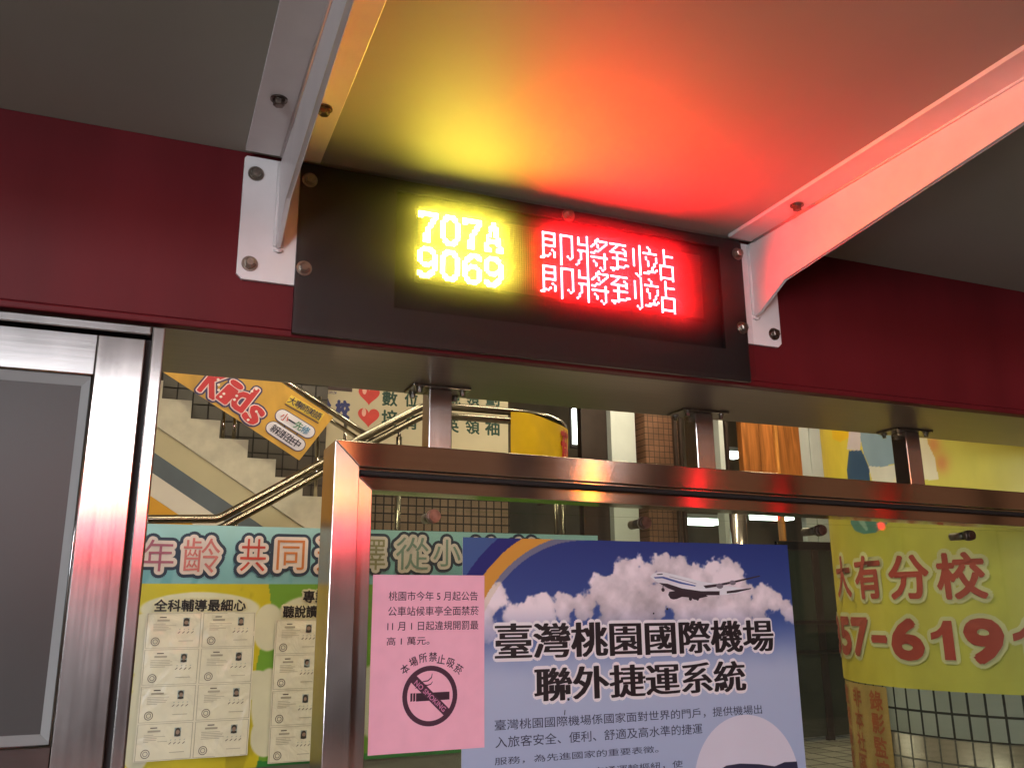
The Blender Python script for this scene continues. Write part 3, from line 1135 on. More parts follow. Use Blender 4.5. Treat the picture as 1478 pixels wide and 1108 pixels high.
ink.build('notice_print', [mat('maroon print', (52, 22, 40), rough=0.6), mat('maroon sign print', (70, 34, 54), rough=0.6), mat('pink gap print', (206, 128, 164), rough=0.7)], notice)

# ================================================================== hoarding with printed class board (behind the screen)
HY = 5.5


def hx(px, py):
    return uv_at(px, py, HY)


HZT = hx(216, 755.5)[1]
HZB = hx(330, 842)[1]
HX0, HX1 = hx(60, 760)[0], hx(862, 765)[0]
HS = HY / 4.0 * 0.00345                 # metres per photo pixel near the board
blobs = [(290, 878, 72, 20), (205, 930, 20, 38), (206, 985, 12, 26), (200, 1050, 20, 52), (388, 905, 20, 30), (368, 988, 26, 18), (386, 1015, 20, 44), (382, 1062, 18, 24),
         (440, 905, 44, 40), (470, 1000, 50, 60), (560, 1010, 60, 50), (640, 980, 50, 60), (300, 1060, 50, 20)]
BL = []
for a, b, rx, ry in blobs:
    uu, vv = hx(a, b)
    BL.append((uu, vv, rx * HS, ry * HS))
HG0 = hx(384, 860)[0]
HGZ = hx(400, 1094)[1]


def hoard_ink(u, v):
    n = fbm(u * 3.2, v * 3.2, 21, 5) - 0.5
    n2 = fbm(u * 14, v * 5, 33, 4) - 0.5
    c = np.ones(u.shape + (3,)) * np.array([206, 192, 34.])
    g = u > HG0 + 0.03 * np.sin(v * 9)
    c[g] = (112, 164, 52)
    # second yellow patch with brown stains between the sheets
    st = sstep(0.05, 0.2, n2 + 0.35 * np.exp(-((u - HG0 + 0.12) / 0.09) ** 2) - 0.22)[..., None]
    c = c * (1 - 0.35 * st) + np.array([120, 110, 30.]) * 0.35 * st
    f = np.full(u.shape, -9.0)
    for a, b, rx, ry in BL:
        f = np.maximum(f, 1 - np.hypot((u - a) / rx, (v - b) / ry))
    w_ = sstep(0.0, 0.1, f + 0.15 * n)[..., None]
    c = c * (1 - w_) + np.array([222, 220, 196.]) * w_
    bot = v < HGZ + 0.01 * np.sin(u * 14)
    c[bot & (u > hx(372, 1095)[0])] = (46, 132, 62)
    blue = v > HZB
    t = sstep(HZB, HZT, v)[..., None]
    b_ = np.array([128, 182, 194.]) * (1 - t) + np.array([158, 202, 206.]) * t
    streak = sstep(0.02, 0.22, n2)[..., None] * sstep(HZB + 0.16, HZB, v)[..., None]
    b_ = b_ * (1 - 0.35 * streak) + np.array([64, 140, 160.]) * 0.35 * streak
    c[blue] = b_[blue]
    c = c * (1 + 0.16 * n[..., None])
    return np.clip(c, 8, 240)


hoard = thing('class_hoarding', 'light blue and yellow printed tutoring board with outlined Chinese headline', 'hoarding', ((HX0 + HX1) / 2, HY + 0.03, 0.0))
printed('board_face', lambda u, v: (u, HY + 0.004 * np.sin(u * 7 + 2 * v), v), HX0, HX1, 0.7, HZT, 560, 300, hoard_ink, print_mat('vinyl ink', 0.4, 0.45, bump=0.08, bscale=3), hoard)
MB().box(HX0, HX1, HY + 0.012, HY + 0.06, 0.0, HZT - 0.003).build('board_frame', mat('grey timber frame', (120, 118, 108), rough=0.8), hoard)
FLH = plane_map(HY - 0.006)
M_hl = [mat('plum print', (176, 92, 116), rough=0.5), mat('rose print', (212, 118, 116), rough=0.5), mat('red print', (204, 66, 52), rough=0.5),
        mat('orange print', (206, 118, 58), rough=0.5), mat('tan print', (158, 146, 112), rough=0.5), mat('grey teal print', (132, 150, 142), rough=0.5)]
for word in ((('年', 204, 779, 253, 824, 0), ('齡', 262, 777, 319, 826, 1)),
             (('共', 345, 778, 385, 824, 2), ('同', 398, 780, 440, 822, 3), ('選', 456, 778, 504, 824, 3), ('擇', 514, 777, 556, 822, 4)),
             (('從', 570, 776, 618, 822, 5), ('小', 624, 779, 664, 817, 5)), (('培', 678, 779, 724, 824, 5), ('養', 734, 779, 780, 824, 4))):
    lay = [Ink(FLH), Ink(FLH), Ink(FLH)]
    for ch, l, t_, r_, b_, ci in word:
        bx = box_at((l, b_), (r_, t_), HY)
        lay[0].text(ch, bx, 0.0, 0, off=0.02, grow=0.034, copies=24, fit=0)
        lay[1].text(ch, bx, 0.004, 0, off=0.02, grow=0.016, copies=16, fit=0)
        lay[2].text(ch, bx, 0.008, ci, off=0.0, fit=0)
    lay[0].build('headline_outline', [mat('navy outline print', (34, 48, 74), rough=0.5)], hoard)
    lay[1].build('headline_halo', [mat('pink white print', (228, 208, 204), rough=0.5)], hoard)
    lay[2].build('headline_text', M_hl, hoard)
M_halo2 = mat('pale yellow halo', (226, 220, 186), rough=0.5)
for txt, bl_, tr_ in (('全科輔導最細心', (222, 882), (355, 864.5)), ('專業師資', (437, 869), (506, 852)), ('聽說讀寫全方位', (408, 891), (522, 873))):
    a1, a2 = Ink(FLH), Ink(FLH)
    a1.text(txt, box_at(bl_, tr_, HY), 0.0, 0, off=0.02, grow=0.012, fit=0)
    a2.text(txt, box_at(bl_, tr_, HY), 0.004, 0, off=0.028, fit=0)
    a1.build('subhead_halo', [M_halo2], hoard)
    a2.build('subhead_text', [M_ink], hoard)


# ---- certificate sheets in clear film, taped on the board
def cert_sheet(l, t_, r_, b_, label, seed):
    Y = HY - 0.012
    u0, v1 = uv_at(l, t_, Y)
    u1, v0 = uv_at(r_, b_, Y)
    rnd = random.Random(seed)
    root = thing('certificate_sheet', label, 'certificate sheet', ((u0 + u1) / 2, Y, v0), 'certificate sheets taped on the class board')

    def crinkle(u, v):
        n = fbm(u * 7 + seed, v * 7, seed, 4)
        return (u + 0.004 * (fbm(v * 6, u * 3, seed + 3) - 0.5), Y + 0.016 * (n - 0.5), v)

    def paper(u, v):
        n = fbm(u * 9, v * 9, seed + 9, 4)[..., None] - 0.5
        return np.array([238, 234, 216.]) * (1 + 0.08 * n)
    printed('film_sheet', crinkle, u0, u1, v0, v1, 110, 150, paper, print_mat('film over paper', 0.24, 0.55, bump=0.6, bscale=6, coat=0.4), root)

    def CF(u, v, d):
        x, y, z = crinkle(u, v)
        return (x, y - d, z)
    W, H = (u1 - u0) / 2, (v1 - v0) / 4
    mats = [mat('grey certificate line', (120, 112, 104), rough=0.5), mat('dark hair print', (58, 52, 48), rough=0.5), mat('face print', (150, 126, 112), rough=0.5),
            mat('faint certificate edge', (176, 170, 154), rough=0.5), mat('faint teal print', (150, 168, 170), rough=0.5)]
    for i in range(2):
        for j in range(4):
            a, b = u0 + i * W, v0 + j * H
            k = Ink(CF)

            def p(x, y):
                return (a + x * W, b + y * H)
            for (x0, y0, x1, y1) in ((0.02, 0.02, 0.98, 0.03), (0.02, 0.97, 0.98, 0.98), (0.02, 0.03, 0.03, 0.97), (0.97, 0.03, 0.98, 0.97)):
                k.rect(*p(x0, y0), *p(x1, y1), 0.003, 3)
            cx, cy = p(0.72, 0.74)
            k.rect(cx - 0.017, cy - 0.024, cx + 0.017, cy + 0.022, 0.003, 4)
            k.disc(cx, cy - 0.017, 0.016, 0.008, 0.0035, 1, 14)
            k.disc(cx, cy + 0.006, 0.0125 + rnd.random() * 0.004, 0.0155, 0.004, 1, 16)
            k.disc(cx + 0.004 * (rnd.random() - 0.5), cy - 0.004 * rnd.random(), 0.008 + 0.004 * rnd.random(), 0.010 + 0.003 * rnd.random(), 0.0045, 2, 14)
            if rnd.random() < 0.4:
                k.rect(cx - 0.015, cy - 0.016, cx + 0.015, cy + 0.004, 0.0032, 1)
            cx, cy = p(0.19, 0.2)
            k.ring(cx, cy, 0.019, 0.023, 0.003, 0, 28)
            k.ring(cx, cy, 0.010, 0.013, 0.003, 0, 20)
            k.rect(*p(0.24, 0.86), *p(0.36, 0.885), 0.003, 1)
            k.rect(*p(0.2, 0.76), *p(0.42, 0.81), 0.003, 3)
            for q_ in range(5):
                yy = 0.68 - q_ * 0.045
                k.rect(*p(0.14, yy), *p(0.3 + 0.25 * rnd.random(), yy + 0.012), 0.003, 3)
            for q_ in range(4):
                k.stroke([p(0.58 + q_ * 0.08, 0.42), p(0.62 + q_ * 0.08, 0.47)], 0.004, 0.003, 0)
                k.stroke([p(0.6 + q_ * 0.08, 0.52), p(0.62 + q_ * 0.08, 0.54)], 0.003, 0.003, 4)
            k.rect(*p(0.6, 0.2), *p(0.86, 0.215), 0.003, 3)
            k.build('certificate', mats, root)
    return root


cert_sheet(212, 884, 357, 1089, 'sheet of eight portrait certificates under yellow heading, left of steel post', 3)
cert_sheet(398, 894, 522, 1092, 'sheet of portrait certificates on the green side, partly behind the steel post', 8)

# ================================================================== stairway of the building behind
SY = 8.0


def sx(zx, zy, Y=SY):
    return uv_at(220 + zx / 4.617, 520 + zy / 4.617, Y)


stairs = thing('staircase', 'pale concrete staircase with striped side wall climbing to the left', 'staircase', (1.0, SY + 0.7, 0.0))
sN = [(265, 268), (455, 402), (640, 535), (828, 660), (1005, 785)]
n0 = sx(265, 268)
n4 = sx(1005, 785)
run = (n4[0] - n0[0]) / 4
rise = (n0[1] - n4[1]) / 4
pts = []
k0, k1 = -8, 10
for k in range(k0, k1):
    xx, zz = n0[0] + run * k, n0[1] - rise * k
    pts += [(xx - run, zz), (xx, zz)]
xe, ze = pts[-1]
lo = [(xx, zz - 0.36 - 0.02) for xx, zz in ((xe, ze - rise), (pts[0][0], pts[0][1]))]
bevel_line = lambda x, off: n0[1] - rise / run * (x - n0[0]) - off
L1 = [sx(55, 455), sx(720, 885)]
of1 = bevel_line(L1[0][0], 0) - L1[0][1]
poly = pts + [(xe, bevel_line(xe, of1)), (pts[0][0], bevel_line(pts[0][0], of1))]
m = MB()
m.prism(poly, 'y', SY, SY + 1.5)
m.build('steps', M_concrete, stairs)
M_beige = mat('beige wall paint', (188, 178, 142), rough=0.7, var=0.06, scale=3)
M_slate = mat('slate blue wall paint', (88, 98, 104), rough=0.65, var=0.1, scale=4)
M_cream = mat('white wall paint', (220, 212, 196), rough=0.7, var=0.05, scale=4)
M_amber = mat('amber wall paint', (216, 158, 36), rough=0.65, var=0.06, scale=4)


def off_of(p):
    return bevel_line(p[0], 0) - p[1]


of2, of3, of4 = off_of(sx(40, 630)), off_of(sx(35, 770)), off_of(sx(10, 915))
xa, xb = pts[0][0], xe
edges = [of1, of2, of3, of4, of4 + 2.6]
for (o0, o1), mt, nm in zip(zip(edges, edges[1:]), (M_beige, M_slate, M_cream, M_amber), ('beige_band', 'slate_band', 'white_band', 'amber_band')):
    g = 0.012
    MB().prism([(xa, bevel_line(xa, o0) - 0.0015), (xb, bevel_line(xb, o0) - 0.0015), (xb, bevel_line(xb, o1)), (xa, bevel_line(xa, o1))], 'y', SY + g, SY + 1.4).build(nm, mt, stairs)
# handrail along the flight and short posts
M_tube = mat('polished tube steel', (196, 188, 176), rough=0.14, metal=1.0, var=0.1, scale=20)
ra, rb = uv_at(417, 553, SY - 0.05), uv_at(521, 622, SY - 0.05)
sl = (rb[1] - ra[1]) / (rb[0] - ra[0])
for dz, rr in ((0.0, 0.028), (-0.085, 0.02)):
    MB().tube([(ra[0] - 2.2, SY - 0.05, ra[1] - 2.2 * sl + dz), (ra[0], SY - 0.05, ra[1] + dz), (rb[0] + 0.12, SY - 0.05, rb[1] + 0.12 * sl + dz)], rr).build('handrail', M_tube, stairs)
for px, py0, py1 in ((321, 590, 633), (337, 596, 633), (455, 640, 720), (457, 575, 660), (497, 612, 660)):
    p0, p1 = at(px, py1, SY + 0.12), at(px, py0, SY + 0.12)
    MB().cyl(p0, (p0[0], SY + 0.12, p1[2] + 0.02), 0.017, 12).build('baluster', M_tube, stairs)
# far stair wall
tag(MB().box(sx(-700, 0, 9.7)[0], uv_at(470, 600, 9.7)[0], 9.62, 9.8, 0.0, 6.0).build('stair_wall', tile_mat('brown wall tile', (64, 54, 44), (36, 31, 27), 0.16, 0.16)), 'dark brown tiled wall behind the concrete stair flight', 'wall')

# ---- yellow Kids banner tied to the handrail
KY = SY - 0.1
c_bl, c_br, c_tr = uv_at(236, 537, KY), uv_at(432, 664, KY), uv_at(481, 602, KY)
ex = np.array(c_br) - np.array(c_bl)
LEN = np.hypot(*ex)
ex = ex / LEN
ey = np.array(c_tr) - np.array(c_br)
HT = np.hypot(*ey)
ey = ey / HT
BLEN = LEN * 1.5


def KP(u, v):
    x = c_br[0] + (u - BLEN) * ex[0] + v * ey[0]
    z = c_br[1] + (u - BLEN) * ex[1] + v * ey[1]
    return x, z


def kids3(u, v, d=0.0):
    x, z = KP(u, v)
    wv = 0.004 * np.sin(u * 7 + v * 3) + 0.01 * np.sin(u * 3)
    return (x, KY + wv - d, z)


def kids_ink(u, v):
    n = fbm(u * 5, v * 5, 41, 4)[..., None] - 0.5
    f = fbm((u + v) * 9, (u - v) * 1.4, 44, 3)[..., None] - 0.5
    return np.clip(np.array([198, 152, 56.]) * (1 + 0.14 * n + 0.2 * f), 5, 240)


banner = thing('kids_banner', 'yellow banner with red Kids lettering hanging along the stair rail', 'banner', (*KP(BLEN / 2, 0)[:1], KY, KP(BLEN, 0)[1]))
printed('banner_cloth', lambda u, v: kids3(u, v), 0, BLEN, 0, HT, 200, 60, kids_ink, print_mat('banner vinyl', 0.45, 0.4), banner)


def kuv(zx, zy):
    """banner coordinates of a place on the banner"""
    p = np.array(sx(zx, zy, KY)) - np.array(c_br)
    det = ex[0] * ey[1] - ex[1] * ey[0]
    return (BLEN + (p[0] * ey[1] - p[1] * ey[0]) / det, (ex[0] * p[1] - ex[1] * p[0]) / det)


i1, i2, i3, i4 = Ink(kids3), Ink(kids3), Ink(kids3), Ink(kids3)
for ch, z0, z1_, hh, ro in (('K', (300, 195), (425, 235), 1.05, 2), ('i', (425, 250), (515, 275), 0.85, -4), ('d', (505, 295), (590, 345), 1.0, 2), ('s', (595, 385), (715, 390), 0.62, -8)):
    a = kuv(*z0)
    b = kuv(*z1_)
    u0, v0 = a[0], min(a[1], b[1])
    wd = max(abs(b[0] - a[0]), 0.09)
    h_ = HT * 0.50 * hh
    bx = (u0, v0, u0 + wd, v0 + h_)
    i1.text(ch, bx, 0.006, 0, off=0.03, grow=0.026, copies=18, rot=R(ro), fit=0)
    i2.text(ch, bx, 0.010, 0, off=0.03, grow=0.011, copies=14, rot=R(ro), fit=0)
    i3.text(ch, bx, 0.014, 0, off=0.035, rot=R(ro), fit=0)
for zx, zy in ((437, 130), (440, 165), (440, 200), (455, 245), (475, 225), (545, 265), (560, 240), (660, 210), (690, 195), (635, 400), (690, 345)):
    i4.disc(*kuv(zx, zy), 0.012, 0.012, 0.018, 0, 12)
i1.build('lettering_outline', [mat('violet print', (44, 34, 84), rough=0.5)], banner)
i2.build('lettering_halo', [mat('pink halo print', (236, 210, 210), rough=0.5)], banner)
i3.build('lettering', [mat('crimson print', (196, 34, 44), rough=0.5)], banner)
i4.build('lettering_dots', [mat('pale dot print', (240, 226, 220), rough=0.5)], banner)
# two pill-shaped labels with words and the small yellow strip
ang_pill = lambda: 0.0
k1 = Ink(kids3)


def pill(c0, c1, rr, lift, mi):
    a, b = np.array(c0), np.array(c1)
    d = (b - a) / np.hypot(*(b - a))
    n_ = np.array([-d[1], d[0]])
    P = [a + rr * (n_ * math.cos(t) - d * math.sin(t)) for t in np.linspace(0, math.pi, 12)] + [b + rr * (-n_ * math.cos(t) + d * math.sin(t)) for t in np.linspace(0, math.pi, 12)]
    k1.poly(P, lift, mi)
    return a, b


for (za, zb, word, cols) in (((865, 372), (1035, 475), '小一先修', (0, 1, 2, 3)), ((803, 453), (970, 560), '新班招生中', (1, 1, 1, 1, 1))):
    a, b = kuv(*za), kuv(*zb)
    pill(a, b, 0.066, 0.006, 4)
    pill(a, b, 0.058, 0.009, 5)
    n_ = len(word)
    an = math.atan2(b[1] - a[1], b[0] - a[0])
    for j, ch in enumerate(word):
        t = (j + 0.35) / (n_ - 0.3)
        cx, cy = a[0] + (b[0] - a[0]) * t, a[1] + (b[1] - a[1]) * t
        hw = 0.036
        hh = 0.006 if ch == '一' else 0.038
        k1.text(ch, (cx - hw, cy - hh, cx + hw, cy + hh), 0.016, cols[j], off=0.012, rot=an, fit=0)
k1.stroke([kuv(888, 428), kuv(872, 452)], 0.01, 0.006, 1)
k1.stroke([kuv(968, 482), kuv(955, 508)], 0.01, 0.006, 1)
a, b = kuv(905, 258), kuv(1130, 385)
an = math.atan2(b[1] - a[1], b[0] - a[0])
d = np.array([math.cos(an), math.sin(an)])
n_ = np.array([-d[1], d[0]])
a, b = np.array(a), np.array(b)
k1.poly([a - n_ * 0.045, b - n_ * 0.045, b + n_ * 0.045, a + n_ * 0.045], 0.006, 6)
for j, ch in enumerate('大專師美語'):
    c = a + (b - a) * ((j + 0.6) / 5.3)
    k1.text(ch, (c[0] - 0.034, c[1] - 0.036, c[0] + 0.034, c[1] + 0.036), 0.012, 1, off=0.012, rot=an, fit=0)
k1.stroke([a - n_ * 0.06, b - n_ * 0.06], 0.008, 0.006, 1)
k1.build('small_print', [mat('brick print', (178, 52, 48), rough=0.5), mat('navy small print', (30, 32, 62), rough=0.5), mat('green small print', (40, 130, 90), rough=0.5),
                         mat('teal small print', (60, 130, 170), rough=0.5), mat('violet edge print', (60, 52, 92), rough=0.5), mat('lilac print', (222, 218, 228), rough=0.5),
                         mat('lemon print', (222, 190, 60), rough=0.5)], banner)

# ================================================================== front stair railing (rises to the landing)
RY = 6.6
M_tube2 = mat('dull tube steel', (150, 142, 128), rough=0.2, metal=1.0, var=0.15, scale=20)
railing = thing('stair_railing', 'double tube stainless stair railing rising right to a curved landing', 'railing', (1.2, RY, 0.0))
path = [(60, 749), (216, 749), (312, 748.5), (322, 745), (400, 703), (466, 667), (520, 633), (597, 593), (607, 588), (618, 586)]
P3 = [at(x, y, RY) for x, y in path]
end = P3[-1]
cx0 = at(735, 593, RY)
P3 += [np.array([end[0] + (cx0[0] - end[0]) * t, RY, end[2] + 0.01]) for t in (0.3, 0.6, 1.0)]
rad = 0.8
cen = (cx0[0], RY + 0.0)
arc = []
for t in np.linspace(0, math.pi * 0.62, 12)[1:]:
    arc.append(np.array([cen[0] + rad * math.sin(t), RY + rad - rad * math.cos(t), end[2] + 0.01]))
P3 += arc
for dz, rr in ((0.0, 0.031), (-0.078, 0.029)):
    MB().tube([p + np.array([0, 0, dz]) for p in P3], rr, 12).build('handrail', M_tube2, railing)
MB().tube([np.array([p[0], p[1], p[2] - 0.62]) for p in P3[9:]], 0.014, 10).build('lower_bar', M_tube2, railing)
for px in (348, 576):
    p = at(px, 640, RY)
    i = 0
    xs = [a[0] for a in P3[:13]]
    zt = float(np.interp(p[0], xs, [a[2] for a in P3[:13]])) - 0.1
    m = MB()
    m.cyl((p[0], RY, 0.9), (p[0], RY, zt - 0.05), 0.024, 14)
    m.cyl((p[0], RY, zt - 0.05), (p[0], RY, zt), 0.014, 10)
    m.build('baluster', M_tube2, railing)
for a in (arc[4], arc[8]):
    MB().cyl((a[0], a[1], 0.9), (a[0], a[1], a[2] - 0.09), 0.022, 12).build('baluster', M_tube2, railing)

# yellow flag wrapped on the outside of the curved rail
ZF1 = end[2] + 0.0
ZF0 = ZF1 - 0.42
FU0, FU1 = 0.0, rad * 1.5


def flag3(u, v, d=0.0):
    t = u / rad
    rr = rad + 0.034 + 0.006 * np.sin(u * 15 + v * 6) + d
    return (cen[0] + rr * np.sin(t), RY + rad - rr * np.cos(t), v - 0.03 * np.sin(t) + 0.012 * np.sin(u * 9))


def flag_ink(u, v):
    n = fbm(u * 5, v * 4, 52, 4)[..., None] - 0.5
    return np.clip(np.array([222, 180, 18.]) * (1 + 0.2 * n), 5, 240)


flag = thing('rail_flag', 'yellow cloth flag with a red character wrapped round the curved rail', 'flag', (cen[0] + 0.4, RY + 0.2, float(ZF0)))
printed('flag_cloth', flag3, FU0, FU1, ZF0, ZF1, 80, 30, flag_ink, print_mat('flag cloth', 0.55, 0.4), flag)
fk = Ink(flag3)
fk.text('菸', (0.56, ZF0 + 0.06, 0.80, ZF1 - 0.04), 0.012, 0, off=0.05, fit=0)
fk.build('flag_print', [mat('flag red print', (200, 40, 28), rough=0.5)], flag)

# ================================================================== wall with the school sign
WY = 10.0


def z2(zx, zy, Y):
    return uv_at(480 + zx / 3.695, 540 + zy / 3.695, Y)


wl = uv_at(430, 700, WY)[0]
wr = z2(942, 400, WY)[0]
tag(MB().box(wl, wr, WY, WY + 0.25, 0.0, 6.0).build('tiled_wall', tile_mat('brown pink tile', (140, 114, 96), (36, 30, 28), 0.098, 0.098, gap=0.09, rough=0.35)), 'brown tiled wall with dark joints behind the stair landing', 'wall')
GY = WY - 0.05
g0 = z2(-60, 395, GY)
g1 = z2(935, -40, GY)
sign = thing('school_sign', 'cream wall sign with red hearts and dark green Chinese characters', 'sign', ((g0[0] + g1[0]) / 2, GY, g0[1]))
MB().box(g0[0] - 0.5, g1[0], GY, GY + 0.045, g0[1], g1[1] + 0.4, bevel=0.004).build('sign_board', mat('cream sign board', (208, 196, 162), rough=0.5, var=0.06, scale=2), sign)
FG = plane_map(GY)
gk = Ink(FG)
for ch, bx in (('數', (265, 165, 345, 95)), ('位', (385, 170, 455, 100)), ('規', (600, 160, 680, 95)), ('領', (712, 160, 780, 95)), ('劃', (818, 165, 888, 100)),
               ('培', (262, 272, 345, 195)), ('育', (385, 290, 455, 215)), ('菁', (500, 295, 570, 225)), ('英', (598, 305, 672, 235)), ('領', (710, 315, 782, 242)), ('袖', (815, 322, 888, 248))):
    p0, p1 = z2(bx[0], bx[1], GY), z2(bx[2], bx[3], GY)
    gk.text(ch, (*p0, *p1), 0.002, 0, off=0.03, fit=0)
for ch, bx in (('校', (15, 232, 90, 145)), ('分', (-75, 215, -10, 130))):
    gk.text(ch, (*z2(bx[0], bx[1], GY), *z2(bx[2], bx[3], GY)), 0.002, 1, off=0.075, fit=0)
gk.text('gdan.com.tw', (*z2(-60, 108, GY), *z2(22, 86, GY)), 0.002, 1, off=0.01, fit=0)
gk.rect(*z2(-70, 80, GY), *z2(105, 74, GY), 0.002, 4)
GM = [mat('bottle green print', (24, 66, 52), rough=0.5), mat('royal blue print', (36, 46, 112), rough=0.5), mat('heart red print', (214, 62, 52), rough=0.5),
      mat('heart pink print', (236, 178, 160), rough=0.5), mat('brown line print', (60, 34, 30), rough=0.5)]
gk.build('sign_text', GM, sign)
for hx_, hy_ in ((195, 108), (192, 225)):
    gk = Ink(FG)
    u, v = z2(hx_, hy_, GY)
    gk.poly([(u - 0.058 + 0.026 * math.cos(t), v + 0.045 + 0.05 * math.sin(t)) for t in np.linspace(0, 6.2, 20)], 0.006, 3)
    for s_, mi, du in ((0.128, 2, 0),):
        P = []
        for t in np.linspace(0, 2 * math.pi, 40)[:-1]:
            P.append((u + du + s_ * 16 * math.sin(t) ** 3 / 16, v + (0.03 if mi == 3 else 0) + s_ * (13 * math.cos(t) - 5 * math.cos(2 * t) - 2 * math.cos(3 * t) - math.cos(4 * t)) / 16))
        gk.poly(P, 0.002 if mi == 2 else 0.006, mi)
    gk.build('heart', GM, sign)

# ================================================================== entrance lobby behind
LY = 9.5


def lx(px, Y=LY, py=620):
    return at(px, py, Y)[0]


M_ptile = tile_mat('brown pillar tile', (120, 86, 66), (60, 46, 40), 0.075, 0.075, gap=0.06)
M_grey = mat('pale grey panel', (198, 204, 200), rough=0.4, var=0.06, scale=3)
M_dark = mat('dark brown door frame', (48, 36, 30), rough=0.35, var=0.2, scale=6)
M_wood = wood_mat('varnished wood', (168, 104, 52))
M_lit = glow('fluorescent tube', (236, 250, 240), 9.0)
tag(MB().box(wr + 0.001, 18, 13.0, 13.2, 0.0, 5.0).build('lobby_wall', mat('lobby back wall', (104, 92, 74), rough=0.6, var=0.3, scale=1.5)), 'dim brown back wall inside the entrance lobby', 'wall')
tag(MB().box(wr + 0.01, 18, 6.9, 13.0, 4.9, 5.05).build('lobby_ceiling', mat('lobby ceiling', (196, 194, 186), rough=0.8)), 'pale ceiling slab over the entrance lobby', 'ceiling')
# the vertical members from left to right
tag(MB().box(lx(839), lx(876), LY, LY + 0.12, 0, 4.6, bevel=0.004).build('door_panel', M_dark), 'dark brown door panel right of the yellow flag', 'door')
tag(MB().box(lx(876) + 0.002, lx(911), LY - 0.1, LY + 0.1, 0, 4.6, bevel=0.004).build('wall_panel', M_grey), 'pale grey wall panel beside the brown tiled pillar', 'wall panel')
tag(MB().box(lx(919), lx(971), LY - 0.2, LY + 0.3, 0, 4.8, bevel=0.004).build('square_pillar', M_ptile), 'square brown tiled pillar in the lobby entrance', 'pillar')
for a, b, lab in ((973, 977, 'slim dark steel post just right of the brown tiled pillar'), (981, 985, 'slim dark steel post left of the middle hanger post'),
                  (1047, 1051, 'slim dark post at the edge of the wood panelling')):
    tag(MB().box(lx(a, LY - .3), lx(b, LY - .3), LY - 0.3, LY - 0.25, 0, 4.6, bevel=0.003).build('door_post', M_dark), lab, 'post')
tag(MB().box(lx(1034), lx(1046), LY - 0.05, LY + 0.1, 0, 4.6, bevel=0.004).build('wall_panel', M_grey), 'narrow grey green panel right of the middle hanger post', 'wall panel')
wood = thing('wood_panelling', 'varnished wood panelling with glowing grain in the lobby entrance', 'panelling', (lx(1110), LY, 0))
for a, b in ((1067, 1092), (1092.6, 1112), (1117, 1150)):
    MB().box(lx(a), lx(b), LY - 0.04, LY + 0.06, 2.75, 4.6, bevel=0.004).build('wood_board', M_wood, wood)
MB().box(lx(1112.5), lx(1116.5), LY - 0.08, LY + 0.02, 0, 4.6, bevel=0.006).build('wood_post', wood_mat('honey wood', (206, 140, 70)), wood)
tag(MB().box(lx(1152), lx(1166), LY, LY + 0.1, 2.3, 4.6, bevel=0.004).build('wall_panel', M_grey), 'pale panel right of the wood panelling', 'wall panel')
tag(MB().box(lx(1168), lx(1200), LY, LY + 0.1, 2.3, 4.6, bevel=0.004).build('wall_panel', M_grey), 'pale panel next to the round yellow-wrapped column', 'wall panel')
cx_, cy_ = at(1066, 760, LY - 0.9)[:2]
tag(MB().cyl((cx_, cy_, 0), (cx_, cy_, 3.0), 0.095, 28).build('steel_column', steel('column steel', 'z', (206, 188, 184), 0.2, 0.5)), 'round polished steel column seen through the glass above the poster', 'column')
gd = thing('glass_door', 'dark green tinted glass door with steel frame left of the yellow column', 'door', (lx(1165), LY - 0.5, 0))
xa_, xb_ = lx(1098, LY - 0.5), lx(1215, LY - 0.5)
for a, b in ((xa_, xa_ + 0.09), ((xa_ + xb_) / 2 - 0.05, (xa_ + xb_) / 2 + 0.05), (xb_ - 0.09, xb_)):
    MB().box(a, b, LY - 0.53, LY - 0.47, 0.0, 2.25, bevel=0.004).build('door_stile', M_dark, gd)
MB().box(xa_ + 0.0905, xb_ - 0.0905, LY - 0.525, LY - 0.475, 2.251, 2.36, bevel=0.004).build('door_head', M_steelx, gd)
M_door = mat('green tinted door glass', (58, 66, 54), rough=0.12, var=0.45, scale=1.3, spec=0.8)
MB().box(xa_ + 0.0905, (xa_ + xb_) / 2 - 0.0505, LY - 0.505, LY - 0.495, 0.05, 2.249).build('door_pane', M_door, gd)
MB().box((xa_ + xb_) / 2 + 0.0505, xb_ - 0.0905, LY - 0.505, LY - 0.495, 0.05, 2.249).build('door_pane', M_door, gd)
for z in (1.0, 1.35):
    MB().box(xa_ + 0.1, xb_ - 0.1, LY - 0.56, LY - 0.531, z, z + 0.05, bevel=0.005).build('push_bar', M_tube2, gd)
